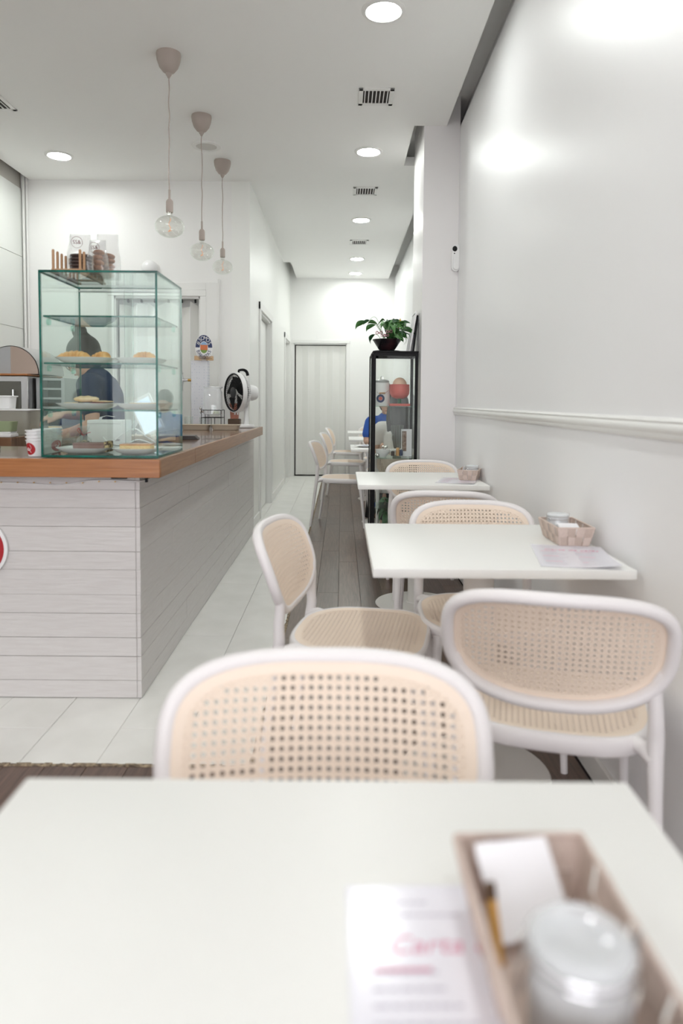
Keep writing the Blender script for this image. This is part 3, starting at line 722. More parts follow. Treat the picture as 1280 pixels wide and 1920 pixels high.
# ------------------------------------------------------------ menus
def menu(label, loc, rz, curl=0, heading='Carta de cafés', head_up=True):
    t = thing('menu_sheet', label, 'menu', loc, rz, 'laminated menus on the tables')
    b = BM(); nx, ny = 10, 14; w, h = .21, .297; V_ = {}
    def zz(u, v):
        q = max(0, (u - .6) * 1.6 + (.35 - v) * 1.2)
        return curl * q * q * .02 + .0006
    for i in range(nx + 1):
        for j in range(ny + 1): V_[i, j] = b.verts.new(((i / nx - .5) * w, (j / ny - .5) * h, zz(i / nx, j / ny)))
    for i in range(nx):
        for j in range(ny): b.faces.new((V_[i, j], V_[i + 1, j], V_[i + 1, j + 1], V_[i, j + 1]))
    r = bmesh.ops.extrude_face_region(b, geom=b.faces[:])
    for g in r['geom']:
        if isinstance(g, bmesh.types.BMVert): g.co.z += .0006
    bmesh.ops.recalc_face_normals(b, faces=b.faces); mk('sheet', b, menu_m, t)
    def zl(x, y): return zz(x / w + .5, y / h + .5) + .0009
    o = text('heading', heading, .026, pinkink_m, t, (.005, .078, zl(0, .078)), (0, 0, 0), .0001, sx=1.05, shear=.3)
    b = BM()
    for col in (-1, 1):
        for k in range(17):
            if k in (2, 3, 4, 9, 14): continue
            y = .125 - k * .0150; x0 = -.088 if col < 0 else .012; L_ = random.uniform(.04, .072)
            x = x0
            while x < x0 + L_:
                s = random.uniform(.004, .012)
                box(b, (x, y, zl(x, y)), (x + s, y + .0022, zl(x, y) + .0001)); x += s + .002
    mk('menu_lines', b, ink_m, t, flat=True)['kind'] = 'stuff'
    b = BM()
    for x, y in ((-.085, .046), (.015, .046), (-.085, -.02), (.015, -.02), (-.085, -.09), (.015, -.09)): box(b, (x, y + .006, zl(x, y)), (x + .045, y + .0095, zl(x, y) + .0001))
    mk('section_titles', b, pinkink_m, t, flat=True)['kind'] = 'stuff'
menu('laminated menu lying beside and partly under the nearest basket', (.115, .462, .7405), .02)
menu('curled menu overhanging the near edge of the second table', (.672, 1.985, .7405), -.17, curl=.55)
menu('menu sheet lying in front of the basket on the third table', (.66, 3.90, .7405), -.30, curl=.2)

# ------------------------------------------------------------ display case
dc = thing('display_case', 'glass display case with green edges on the counter corner', 'display case', (-1.146, 2.64, .9605))
W_, D_, H_ = .448, .40, .708; gt = .008
def pane(name, lo, hi, thin, parent=dc, bt=gt):
    # a sheet: two clear faces, four coloured edge faces
    b = BM(); bmesh.ops.create_cube(b, size=1)
    for v in b.verts: v.co = Vector(((lo[i] + hi[i]) / 2 + v.co[i] * (hi[i] - lo[i]) for i in range(3)))
    b.normal_update()
    for f in b.faces: f.material_index = 0 if abs(f.normal[thin]) > .5 else 1
    return mk(name, b, [glass_m, gedge_m], parent, flat=True)
pane('bottom_pane', (0, 0, .001), (W_, D_, .009), 2); pane('top_pane', (0, 0, H_ - gt), (W_, D_, H_), 2)
pane('left_pane', (0, .0, .0095), (gt, D_, H_ - gt - .0005), 0); pane('right_pane', (W_ - gt, .0, .0095), (W_, D_, H_ - gt - .0005), 0)
pane('front_pane', (gt + .0005, 0.001, .0095), (W_ - gt - .0005, .006, H_ - gt - .0005), 1)
pane('sliding_door', (gt + .001, D_ - .014, .012), (.24, D_ - .009, H_ - gt - .004), 1); pane('sliding_door', (.20, D_ - .007, .012), (W_ - gt - .001, D_ - .002, H_ - gt - .004), 1)
b = BM()
for z in (.012, H_ - .020): box(b, (gt, D_ - .016, z - .003), (W_ - gt, D_ - .0005, z + .004))
mk('door_track', b, mat('pale_track', (.6, .62, .62), .4), dc)
SH = [.178, .356, .534]
for z in SH:
    shf = pane('shelf', (gt + .004, .010, z), (W_ - gt - .004, D_ - .03, z + .006), 2)
    for x in (gt + .004, W_ - gt - .004):
        for y in (.06, .3):
            b = BM(); cyl(b, (x - .005, y, z - .014), (x + .005, y, z - .014), .0125, seg=20); mk('shelf_support', b, thin_glass('support_acrylic', (.75, .93, .88), .15, .8) if 'support_acrylic' not in bpy.data.materials else bpy.data.materials['support_acrylic'], shf)
# plates and food
def plate(label, x, y, z, w, d):
    b = BM(); n = 40; rings = []
    for f, h in ((.55, .0), (.62, .0), (.80, .008), (1.0, .022), (1.01, .0235), (.985, .0235), (.78, .011), (.6, .004), (.0, .004)):
        if f == 0: rings.append([b.verts.new((0, 0, h))]); continue
        rings.append([b.verts.new((sgnpow(math.cos(2 * PI * k / n), .55) * w / 2 * f, sgnpow(math.sin(2 * PI * k / n), .55) * d / 2 * f, h)) for k in range(n)])
    for i in range(len(rings) - 1):
        for k in range(n):
            if len(rings[i + 1]) == 1: b.faces.new((rings[i][k], rings[i][(k + 1) % n], rings[i + 1][0]))
            else: b.faces.new((rings[i][k], rings[i][(k + 1) % n], rings[i + 1][(k + 1) % n], rings[i + 1][k]))
    b.faces.new(rings[0][::-1]); bmesh.ops.recalc_face_normals(b, faces=b.faces)
    o = mk('plate', b, plate_m, loc=(x, y, z), sharp=60); tag(o, label, 'plate', 'white rectangular plates in the display case'); return o
CX0, CY0, CZ0 = -1.146, 2.64, .9605
zT, zM, zB = CZ0 + SH[1] + .0065, CZ0 + SH[0] + .0065, CZ0 + .0095
plate('white plate under the two croissants on the left of the upper shelf', CX0 + .131, 2.79, zT, .225, .22); plate('white plate under the single croissant on the upper shelf', CX0 + .34, 2.80, zT, .178, .22)
plate('white plate under flat sandwiches on the middle shelf', CX0 + .13, 2.79, zM, .225, .22); plate('white plate under a flat tart on the middle shelf', CX0 + .34, 2.80, zM, .178, .22)
plate('white plate under the brown loaf cake at the case bottom', CX0 + .130, 2.77, zB, .215, .2); plate('white plate under the sponge slab at the case bottom', CX0 + .336, 2.76, zB, .178, .2)
def croissant(label, x, y, z, L_, r, rz, m=pastry_m, name='croissant'):
    b = BM(); pts = []; rs = []; n = 56
    for k in range(n + 1):
        s = -1 + 2 * k / n; pts.append((s * L_ / 2, .22 * L_ * (1 - s * s) - .1 * L_, r * .82 * (1 - .35 * s * s))); rs.append(r * (max(.10, (1 - abs(s) ** 2.2)) ** .6) * (1 + .24 * ((k * 7 / n) % 1 - .5)))
    tube(b, pts, rs, 16, flat=.9)
    for v in b.verts: v.co.z = max(v.co.z, .0005) + random.uniform(-.0006, .0006)
    o = mk(name, b, m, loc=(x, y, z), rot=(0, 0, rz), sharp=60); tag(o, label, 'pastry' if name == 'croissant' else 'roll'); return o
croissant('sugared golden croissant at the left of the upper shelf', CX0 + .085, 2.765, zT + .012, .125, .024, .1); croissant('golden croissant beside the first on the left plate', CX0 + .185, 2.77, zT + .012, .095, .022, -.5); croissant('single ridged croissant on the right plate of the upper shelf', CX0 + .355, 2.79, zT + .010, .088, .025, .2)
def slab(name, label, cat, x, y, z, w, d, h, mats, rz=0):
    t = thing(name, label, cat, (x, y, z), rz)
    b = BM(); box(b, (-w / 2, -d / 2, 0), (w / 2, d / 2, h * .84), .004, 2)
    for v in b.verts: v.co += Vector((random.uniform(-1, 1), random.uniform(-1, 1), 0)) * .0008
    mk('crumb', b, mats[0], t); b = BM(); box(b, (-w / 2 - .001, -d / 2 - .001, h * .80), (w / 2 + .001, d / 2 + .001, h), .003, 2); mk('top_crust', b, mats[1], t); return t
slab('sponge_slab', 'thick yellow sponge slab with a browned top', 'cake', CX0 + .335, 2.75, zB + .0075, .118, .085, .032, (crumb_m, crust_m), .06)
lc = slab('loaf_cake', 'mauve brown loaf cake with a nutty cut end', 'cake', CX0 + .15, 2.76, zB + .0075, .125, .07, .034, (choco_m, choco_m), .03)
b = BM(); box(b, (.058, -.036, -.002), (.075, .037, .040), .004, 2); mk('nutty_end', b, nut_m, lc)
def flatbread(name, label, x, y, z, w, d, h, m, rz=0, cat='sandwich'):
    b = BM(); ball(b, (0, 0, h * .45), .5, (w, d, h), 20)
    for v in b.verts: v.co.z = max(0, v.co.z) * (1 + .05 * math.sin(v.co.x * 200)); v.co.x += .001 * math.sin(v.co.z * 900)
    o = mk(name, b, m, loc=(x, y, z), rot=(0, 0, rz)); return tag(o, label, cat)
flatbread('toasted_sandwich', 'flat toasted sandwich at the left of the middle shelf', CX0 + .075, 2.765, zM + .0105, .11, .08, .016, bread_m)
flatbread('ham_sandwich', 'open flat sandwich showing dark pink ham on the middle shelf', CX0 + .180, 2.76, zM + .0105, .10, .09, .016, ham_m)
flatbread('bread_slice', 'pale bread laid over the ham on the middle shelf', CX0 + .195, 2.765, zM + .0265, .085, .07, .008, bread_m, .2, 'bread')
flatbread('ciabatta_roll', 'long pale bread roll lying on top of the sandwiches', CX0 + .130, 2.765, zM + .0275, .098, .042, .026, bread_m, .15, 'bread')
t = thing('flat_tart', 'flat pale pastry tart on the right plate of the middle shelf', 'tart', (CX0 + .352, 2.775, zM + .0125))
b = BM(); lathe(b, [(0, 0), (.05, 0), (.052, .006), (0, .006)], 30); mk('filling', b, cookie_m, t); b = BM(); lathe(b, [(0, .0062), (.054, .0062), (.055, .012), (.05, .0135), (0, .0135)], 30); mk('crust', b, bread_m, t)
# bag with red ribbon inside / behind case
t = thing('treat_bag', 'small clear bag tied with a red ribbon behind the left glass', 'bag', (CX0 + .048, 2.955, zB))
b = BM(); lathe(b, [(0, 0), (.030, .002), (.034, .02), (.028, .045), (.008, .062), (.012, .075), (.026, .10)], 20)
for v in b.verts: v.co.x += .003 * math.sin(v.co.z * 160 + v.co.y * 200)
mk('cellophane', b, bag_m, t)
b = BM(); lathe(b, [(0, .002), (.027, .003), (.029, .02), (.02, .036), (0, .04)], 16); mk('cookies', b, nut_m, t)
b = BM(); tube(b, [(-.004, -.010, .06), (-.02, -.02, .08), (-.012, -.024, .09), (.0, -.012, .062), (.02, -.02, .07), (.035, -.02, .074)], .003, 6, sm=4, flat=.4); mk('ribbon', b, red_m, t)

# ------------------------------------------------------------ on top of the case
topz = CZ0 + H_ + .0005
t = thing('peg_rack', 'wooden rack with two rows of pegs on the display case', 'rack', (-1.067, 2.84, topz))
b = BM()
for x in (-.052, .052): box(b, (x - .008, -.145, 0), (x + .008, .145, .010), .002)
for y in (-.12, .12): box(b, (-.06, y - .008, .0101), (.06, y + .008, .018), .002)
mk('base_rail', b, peg_m, t)
for x in (-.052, .052):
    for k in range(7):
        y = -.125 + k * .041; b = BM(); tube(b, [(x, y, .008), (x, y, .088), (x, y, .0915)], [.0052, .0052, .0035], 10); mk('peg', b, peg_m, t)
def bread_bag(label, x, y, rz, w, d, h, fill, fm, logo):
    t = thing('bakery_bag', label, 'bag', (x, y, topz + .0185), rz)
    b = BM(); n = 24; rings = []
    for k, (f, z) in enumerate(((1, 0), (1.02, .25), (1, .5), (.9, .62), (.85, .75), (.86, .9), (.84, 1))):
        dd = d * (1 if z < .55 else max(.10, 1 - (z - .55) * 2.2))
        rings.append([b.verts.new((sgnpow(math.cos(2 * PI * i / n), .4) * w / 2 * f + .002 * math.sin(i * 2.1 + k), sgnpow(math.sin(2 * PI * i / n), .4) * dd / 2 + .0025 * math.sin(i * 1.7 + k * 2), z * h)) for i in range(n)])
    for i in range(len(rings) - 1):
        for k in range(n): b.faces.new((rings[i][k], rings[i][(k + 1) % n], rings[i + 1][(k + 1) % n], rings[i + 1][k]))
    b.faces.new(rings[0][::-1]); mk('cellophane', b, bag_m, t, sharp=30)
    if fill == 'cookies':
        for k in range(5):
            b = BM(); lathe(b, [(0, 0), (.038, .0), (.043, .004), (.041, .011), (0, .013)], 24, Matrix.Translation((random.uniform(-.003, .003), 0, .002 + k * .0135)) @ Matrix.Scale(w / .09, 4, (1, 0, 0))); mk('cookie', b, fm, t)
    else:
        for k in range(5):
            b = BM(); ball(b, (0 + random.uniform(-.004, .004), 0, .014 + k * .02), .5, (w * .62, d * .8, .026), 16, Matrix.Rotation(random.uniform(-.2, .2), 4, 'Y')); mk('bun', b, fm, t)
    if logo:
        b = BM(); lathe(b, [(.021, 0), (.0225, 0), (.0225, .0006), (.021, .0006), (.021, 0)], 32, Matrix.Translation((-.008, -d * .30, h * .77)) @ Matrix.Rotation(PI / 2 + .12, 4, 'X')); mk('logo_ring', b, mat('plum_print', (.16, .06, .07), .5) if 'plum_print' not in bpy.data.materials else bpy.data.materials['plum_print'], t)
        text('logo_letters', 'SS&', .021, bpy.data.materials['plum_print'], t, (-.008, -d * .31, h * .77), (PI / 2 + .12, 0, 0), .0003)
bread_bag('clear bag of dark cookies with a round printed logo, in the rack', -1.045, 2.80, .05, .092, .06, .150, 'cookies', cookie_m, True)
bread_bag('clear bag of brown buns beside the cookie bag', -.990 - .012, 2.875, -.1, .075, .055, .145, 'buns', roll_m, True)
bread_bag('taller clear bag of buns at the back of the rack', -.985, 2.945, .1, .098, .06, .185, 'buns', roll_m, False)

# ------------------------------------------------------------ cups
def make_cup(label, loc, rz, logo):
    t = thing('paper_cup_stack', label, 'cups', loc, rz, 'stacks of white paper cups')
    b = BM(); lathe(b, [(0, .002), (.0245, .002), (.025, 0), (.0262, 0), (.0345, .060), (.0365, .061), (.0365, .064), (.033, .0645), (.0245, .004)], 32); mk('cup', b, white_m, t, sharp=50)
    for k in range(3):
        z = .0125 * (k + 1); b = BM(); lathe(b, [(.0318, .0525 + z), (.0332, .0595 + z), (.0374, .0605 + z), (.0374, .0645 + z), (.033, .0645 + z), (.031, .05 + z)], 32); mk('nested_cup', b, white_m, t, sharp=50)
    if logo:
        # red round print wrapped on the cup
        b = BM(); n = 28; c = b.verts.new((0, 0, 0)); ring = []
        def wrap(px_, pz_, off):
            r = .0262 + (.0345 - .0262) * (pz_ / .060) + off; a = -PI / 2 + px_ / r; return Vector((r * math.cos(a), r * math.sin(a), pz_))
        rows = []
        for f in (0.0, .33, .66, 1):
            rows.append([b.verts.new(wrap(.0235 * f * math.cos(2 * PI * k / n), .030 + .0235 * f * math.sin(2 * PI * k / n), .0004)) for k in range(n)])
        b.verts.remove(c)
        for i in range(3):
            for k in range(n): b.faces.new((rows[i][k], rows[i][(k + 1) % n], rows[i + 1][(k + 1) % n], rows[i + 1][k]))
        bmesh.ops.remove_doubles(b, verts=b.verts, dist=1e-6); mk('red_logo', b, red_m, t)
        b = BM(); pts = [(.002, .047), (.007, .041), (.008, .034), (.003, .026), (-.005, .024), (-.009, .029), (-.006, .034), (-.001, .031), (.002, .024), (.004, .018), (.008, .015)]
        tube(b, [wrap(x, z, .0008) for x, z in pts], [.0006, .0016, .0022, .0026, .0024, .0016, .0014, .0018, .0018, .0012, .0006], 6, sm=4, flat=.4); mk('white_swirl', b, white_m, t)
    return t
make_cup('front stack of white paper cups with a red round logo, left of the case', (-1.193, 2.70, .9605), -.38, True)
make_cup('second stack of white paper cups, behind the red logo cup', (-1.21, 2.80, .9605), .5, False)
make_cup('rear stack of white paper cups with a red logo, seen through the case glass', (-1.205, 2.895, .9605), .9, True)

# ------------------------------------------------------------ fan
def fan():
    t = thing('desk_fan', 'white desk fan with a black front on the counter end', 'fan', (-.835, 5.78, .9605), math.radians(-52)); t.scale = (1.1, 1.1, 1.1)
    b = BM(); lathe(b, [(0, 0), (.085, 0), (.088, .006), (.08, .014), (.06, .020), (.0, .024)], 40)
    lathe(b, [(.085, .0), (.10, .002), (.10, .016), (.088, .022), (.075, .016)], 40); mk('base', b, white_m, t)
    b = BM(); tube(b, [(0, .04, .02), (0, .042, .08), (0, .04, .16), (0, .035, .215)], [.022, .0175, .017, .019], 16, sm=3); mk('stand', b, white_m, t)
    hz = .262; Rf = .148; M_ = Matrix.Translation((0, -.005, hz)) @ Matrix.Rotation(PI / 2, 4, 'X')   # lathe z axis -> -y (front)
    b = BM(); lathe(b, [(Rf - .006, .062), (Rf, .064), (Rf + .004, .058), (Rf + .004, .030), (Rf - .002, .028), (Rf - .004, .034), (Rf - .006, .062)], 56, M_); mk('white_ring', b, white_m, t)
    b = BM(); lathe(b, [(Rf - .014, .064), (Rf - .006, .067), (Rf - .004, .060), (Rf - .014, .056), (Rf - .014, .064)], 56, M_)
    for k in range(40):
        a = 2 * PI * k / 40; tube(b, [M_ @ Vector((.04 * math.cos(a), .04 * math.sin(a), .068)), M_ @ Vector((.1 * math.cos(a + .15), .1 * math.sin(a + .15), .068)), M_ @ Vector(((Rf - .01) * math.cos(a + .22), (Rf - .01) * math.sin(a + .22), .062))], .0012, 4)
    for rr in (.06, .085, .11, .128): tube(b, [M_ @ Vector((rr * math.cos(2 * PI * k / 40), rr * math.sin(2 * PI * k / 40), .0682)) for k in range(40)], .0012, 4, closed=True)
    mk('front_grille', b, blackp_m, t)
    b = BM(); lathe(b, [(0, .072), (.030, .072), (.042, .068), (.042, .064), (0, .064)], 32, M_); mk('hub_cap', b, mat('dark_hub', (.03, .03, .032), .5), t)
    for k in range(5):
        a = 2 * PI * k / 5 + .3; b = BM(); P2 = [(.025, -.45), (.06, -.56), (.130, -.60), (.132, .38), (.08, .48), (.03, .45)]
        fr = [b.verts.new(M_ @ Vector((r_ * math.cos(a + q), r_ * math.sin(a + q), .042 + .014 * q))) for r_, q in P2]; fb = [b.verts.new(M_ @ Vector((r_ * math.cos(a + q), r_ * math.sin(a + q), .0395 + .014 * q))) for r_, q in P2]
        b.faces.new(fr); b.faces.new(fb[::-1])
        for i in range(6): b.faces.new((fr[i], fr[(i + 1) % 6], fb[(i + 1) % 6], fb[i]))
        bmesh.ops.recalc_face_normals(b, faces=b.faces); mk('blade', b, blackp_m, t)
    b = BM(); nb_ = 64
    prof_ = [(Rf - .001, .030), (Rf - .002, .012), (Rf - .014, -.008), (Rf - .035, -.022), (.075, -.036), (.055, -.040)]
    for k in range(nb_):
        a = 2 * PI * k / nb_; tube(b, [M_ @ Vector((r_ * math.cos(a), r_ * math.sin(a), z_)) for r_, z_ in prof_], .0016, 4, sm=2)
    for r_, z_ in prof_[1:5] + [(Rf - .006, .002), (Rf - .024, -.015), (.095, -.029)]:
        tube(b, [M_ @ Vector((r_ * math.cos(2 * PI * k / 48), r_ * math.sin(2 * PI * k / 48), z_)) for k in range(48)], .0018, 4, closed=True)
    mk('rear_cage', b, white_m, t)
    b = BM(); lathe(b, [(0, -.04), (.058, -.04), (.060, -.045), (.060, -.10), (.052, -.125), (.03, -.133), (0, -.134)], 36, M_); mk('motor_housing', b, white_m, t)
    b = BM(); tube(b, [(0, -.02, hz + Rf - .002), (0, -.022, hz + Rf + .018), (0, -.012 + .03, hz + Rf + .024), (0, .045, hz + Rf + .010), (0, .055, hz + Rf - .018)], .007, 8, sm=4, flat=1.6); mk('carry_handle', b, blackp_m, t)
    b = BM()
    for x in (-.02, .02): cyl(b, (x, -.045, hz - Rf - .018), (x, -.045, hz - Rf + .004), .006, seg=10)
    mk('foot_peg', b, white_m, t)
fan()

# ------------------------------------------------------------ counter clutter by the fan
def tray(label, x, y, rz=0):
    t = thing('shallow_tray', label, 'tray', (x, y, .9605), rz, 'shallow taupe trays on the counter')
    b = BM(); w, d, h = .105, .075, .034
    def rr(w_, d_, z): return [b.verts.new((sgnpow(math.cos(2 * PI * k / 32), .35) * w_, sgnpow(math.sin(2 * PI * k / 32), .35) * d_, z)) for k in range(32)]
    R_ = [rr(w - .012, d - .012, 0), rr(w - .001, d - .001, h), rr(w + .002, d + .002, h + .002), rr(w - .004, d - .004, h + .002), rr(w - .015, d - .015, .003)]
    for i in range(4):
        for k in range(32): b.faces.new((R_[i][k], R_[i][(k + 1) % 32], R_[i + 1][(k + 1) % 32], R_[i + 1][k]))
    b.faces.new(R_[0][::-1]); b.faces.new(R_[4]); bmesh.ops.recalc_face_normals(b, faces=b.faces); mk('body', b, tray_m, t)
    b = BM(); tube(b, [(sgnpow(math.cos(2 * PI * k / 32), .35) * w, sgnpow(math.sin(2 * PI * k / 32), .35) * d, h + .003) for k in range(32)], .003, 6, closed=True); mk('rim', b, tray_m, t)
tray('left shallow taupe tray on the counter near the tap', -1.105, 5.27); tray('right shallow taupe tray on the counter beside the fan', -.883, 5.29, -.02)
def dispenser():
    t = thing('drink_dispenser', 'square glass drink dispenser on a black wire stand', 'drink dispenser', (-1.035, 5.58, .9605))
    b = BM(); prof_ = [(.0, .11), (.062, .11), (.07, .115), (.07, .29), (.062, .305), (.062, .318), (.074, .325), (.074, .332), (.058, .332)]
    n = 32; rings = []
    for r_, z in prof_:
        rings.append([b.verts.new((sgnpow(math.cos(2 * PI * k / n), .5) * max(r_, .001), sgnpow(math.sin(2 * PI * k / n), .5) * max(r_, .001), z)) for k in range(n)])
    for i in range(len(rings) - 1):
        for k in range(n): b.faces.new((rings[i][k], rings[i][(k + 1) % n], rings[i + 1][(k + 1) % n], rings[i + 1][k]))
    bmesh.ops.recalc_face_normals(b, faces=b.faces); mk('glass_tank', b, jarg_m, t)
    b = BM()
    for z in (.085, .145):
        q = [(-.078, -.078, z), (.078, -.078, z), (.078, .078, z), (-.078, .078, z)]
        for i in range(4): tube(b, [q[i], q[(i + 1) % 4]], .0028, 6)
    for sx in (-1, 0, 1):
        for sy in (-1, 1): tube(b, [(sx * .078, sy * .078, 0), (sx * .078, sy * .078, .085 if sx == 0 else .145)], .0028, 6)
    tube(b, [(-.078, 0, .085), (.078, 0, .085)], .0028, 6); tube(b, [(0, -.078, .085), (0, .078, .085)], .0028, 6)
    mk('wire_stand', b, black_m, t)
    b = BM(); cyl(b, (-.068, 0, .135), (-.098, 0, .135), .010, seg=12); cyl(b, (-.098, 0, .15), (-.098, 0, .112), .0075, .0055, 12); ball(b, (-.098, 0, .160), .012, seg=12); box(b, (-.104, -.014, .165), (-.092, .014, .171), .002); mk('chrome_tap', b, chrome_m, t)
    b = BM(); ball(b, (.02, 0, .125), .024, (1.2, 1, .5), 12); mk('lemon_slices', b, mat('lime_slices', (.35, .45, .12), .6), t)
dispenser()
def tumbler(label, x, y, z=.9605, r=.030, h=.085):
    b = BM(); lathe(b, [(0, .003), (r * .8, .003), (r * .82, 0), (r, h), (r * .96, h), (r * .78, .006)], 24); o = mk('glass_tumbler', b, clear_m, loc=(x, y, z)); tag(o, label, 'glass', 'small glasses by the dispenser')
tumbler('clear tumbler left of the drink dispenser', -1.205, 5.46, h=.095, r=.036); tumbler('second clear tumbler beside the dispenser stand', -1.14, 5.70)
b = BM(); lathe(b, [(0, 0), (.035, 0), (.042, .13), (.040, .13), (.034, .004)], 28); tag(mk('copper_cup', b, copper_m, loc=(-.905, 5.86, 1.03)), 'copper coloured cup half hidden behind the fan', 'cup')
b = BM(); box(b, (-.05, -.045, 0), (.05, .045, .069), .004); tag(mk('wooden_box', b, brown_m, loc=(-.905, 5.86, .9605)), 'dark box with the copper cup on it, behind the fan', 'box')
for k in range(3):
    b = BM(); lathe(b, [(0, 0), (.03, 0), (.034, .003), (.046, .012), (.048, .014), (.032, .006), (0, .004)], 24); tag(mk('glass_saucer', b, clear_m, loc=(-.93, 5.50, .9605 + .0075 * k)), 'small glass saucer, %s of the stack between trays and fan' % ('lowest', 'middle one', 'topmost')[k], 'saucer', 'stacked glass saucers')
b = BM()
for k in range(6):
    z0 = k * .0035; box(b, (-.11, -.06, z0), (.11 - k * .004, .06, z0 + .003), .001)
tag(mk('napkin_folder', b, mat('dark_folder', (.045, .03, .03), .25), loc=(-.93, 3.98, .9605), rot=(0, 0, .1)), 'dark flat folder lying on the worktop behind the display case', 'folder')
# tap column with sticker
t = thing('tap_column', 'column wrapped in pale patterned paper with a chrome tap', 'tap column', (-1.19, 5.85, .9605))
b = BM(); box(b, (-.068, -.05, 0), (.068, .05, .553), .003)
pm = mat('patterned_paper', (.78, .79, .84), .6)
N_, L__ = pm.node_tree.nodes, pm.node_tree.links; bs = N_['Principled BSDF']
tc = N_.new('ShaderNodeTexCoord'); mp = N_.new('ShaderNodeMapping'); mp.inputs['Scale'].default_value = (50, 50, 42); vo = N_.new('ShaderNodeTexVoronoi'); vo.inputs['Randomness'].default_value = .15; vo.inputs['Scale'].default_value = 1
cr = N_.new('ShaderNodeValToRGB'); cr.color_ramp.elements[0].color = (.30, .36, .52, 1); cr.color_ramp.elements[0].position = .22; cr.color_ramp.elements[1].color = (.78, .79, .84, 1); cr.color_ramp.elements[1].position = .45
L__.new(tc.outputs['Object'], mp.inputs[0]); L__.new(mp.outputs[0], vo.inputs['Vector']); L__.new(vo.outputs['Distance'], cr.inputs[0]); L__.new(cr.outputs[0], bs.inputs['Base Color'])
mk('patterned_wrap', b, pm, t)
b = BM(); tube(b, [(-.066, -.02, .39), (-.10, -.02, .39)], .012, 12); mk('brass_fitting', b, brass_m, t)
b = BM(); tube(b, [(-.10, -.02, .39), (-.13, -.02, .388), (-.155, -.02, .39)], [.011, .013, .014], 12); tube(b, [(-.150, -.02, .44), (-.150, -.02, .40), (-.150, -.02, .375), (-.150, -.02, .33), (-.146, -.02, .30)], [.008, .015, .015, .008, .005], 12); ball(b, (-.150, -.02, .448), .011, seg=12); mk('chrome_tap', b, chrome_m, t)
# round sticker sign
t = thing('round_sign', 'round SOMOS BARISTAS sign on a kraft board above the patterned column', 'sign', (-1.15, 5.80, 1.515), math.radians(14))
b = BM(); box(b, (-.078, -.012, 0), (.078, .012, .036), .001); mk('kraft_board', b, kraft_m, t)
text('board_text', 'GENUINE BARISTAS', .0125, brown_m, t, (.012, -.0125, .014), ext=.0002)
zc_ = .105; SXc = .66
def disc(b, r0, r1, z, a0=0, a1=2 * PI, n=48, y=0):
    A = [(r1 * math.cos(a0 + (a1 - a0) * k / n), r1 * math.sin(a0 + (a1 - a0) * k / n)) for k in range(n + 1)]
    B = [(r0 * math.cos(a0 + (a1 - a0) * k / n), r0 * math.sin(a0 + (a1 - a0) * k / n)) for k in range(n + 1)]
    for k in range(n):
        va = [b.verts.new((SXc * p[0], y, zc_ + p[1])) for p in (A[k], A[k + 1], B[k + 1], B[k])]
        b.faces.new(va if r0 > 0 else va[:3])
    bmesh.ops.remove_doubles(b, verts=b.verts, dist=1e-6)
b = BM(); lathe(b, [(0, 0), (.108, 0), (.108, .004), (0, .004)], 48, Matrix.Translation((0, -.012, zc_)) @ Matrix.Scale(SXc, 4, (1, 0, 0)) @ Matrix.Rotation(-PI / 2, 4, 'X')); wd = mk('white_disc', b, white_m, t)
b = BM(); disc(b, .052, .103, 0, 0, PI, y=-.0126); mk('navy_half', b, navy_m, t)
b = BM(); disc(b, .0, .047, 0, .5, PI - .5, y=-.0127); mk('sky_badge', b, mat('sky_print', (.3, .5, .75), .5), t)
b = BM(); box(b, (-.045 * SXc, -.0135, zc_ - .020), (.045 * SXc, -.0128, zc_ + .022)); mk('orange_band', b, mat('orange_print', (.70, .20, .07), .5), t)
b = BM(); disc(b, .0, .047, 0, PI + .45, 2 * PI - .45, y=-.0127); mk('green_badge', b, mat('green_print', (.22, .36, .08), .5), t)
for s_, top in (('#SOMOS', True), ('BARISTAS', False)):
    n = len(s_)
    for i, chh in enumerate(s_):
        span = math.radians(150 if top else 150); a = (PI / 2 + span / 2 - span * (i + .5) / n) if top else (3 * PI / 2 - span / 2 + span * (i + .5) / n)
        text('letter', chh, .046 if top else .040, white_m if top else navy_m, wd, (SXc * .077 * math.cos(a), -.0135, zc_ + .077 * math.sin(a)), (PI / 2, (PI / 2 - a if top else -(a - 3 * PI / 2)), 0), .0004, sx=.9)

# white dome sensor on the back wall and security sensor on the pillar
t = thing('dome_fixture', 'small white dome on the back wall just above the display case', 'wall fixture', (-1.70, YB, 2.34))
b = BM(); lathe(b, [(.075, 0), (.078, .01), (.07, .012)], 32, Matrix.Rotation(PI / 2, 4, 'X')); mk('ring', b, trim_m, t)
b = BM(); lathe(b, [(.07, .01), (.066, .035), (.05, .058), (.025, .07), (0, .073)], 32, Matrix.Rotation(PI / 2, 4, 'X')); mk('dome', b, white_m, t)
t = thing('motion_sensor', 'white rounded alarm sensor with a black eye, high on the pillar', 'sensor', (.789, 4.94, 2.19))
b = BM(); pl_ = [(.030 * math.cos(a), .062 + .030 * math.sin(a)) for a in [PI * k / 12 for k in range(13)]] + [(.030 * math.cos(a), -.062 + .030 * math.sin(a)) for a in [PI + PI * k / 12 for k in range(13)]]
prism(b, pl_, -.045, -.0005, 'xz'); bmesh.ops.bevel(b, geom=[e for e in b.edges if all(v.co.y < -.04 for v in e.verts)], offset=.010, segments=3, affect='EDGES'); mk('body', b, white_m, t, sharp=60)
b = BM(); ball(b, (-.010, -.043, .060), .017, (1, .5, 1.15), 20); mk('eye', b, blackp_m, t); b = BM(); ball(b, (-.013, -.045, .028), .005, (1, .5, .8), 10); mk('small_lens', b, blackp_m, t)
b = BM(); box(b, (.0203 - .02, -.014, -.06), (.0195 + .01, -.0, .05)); b.free()

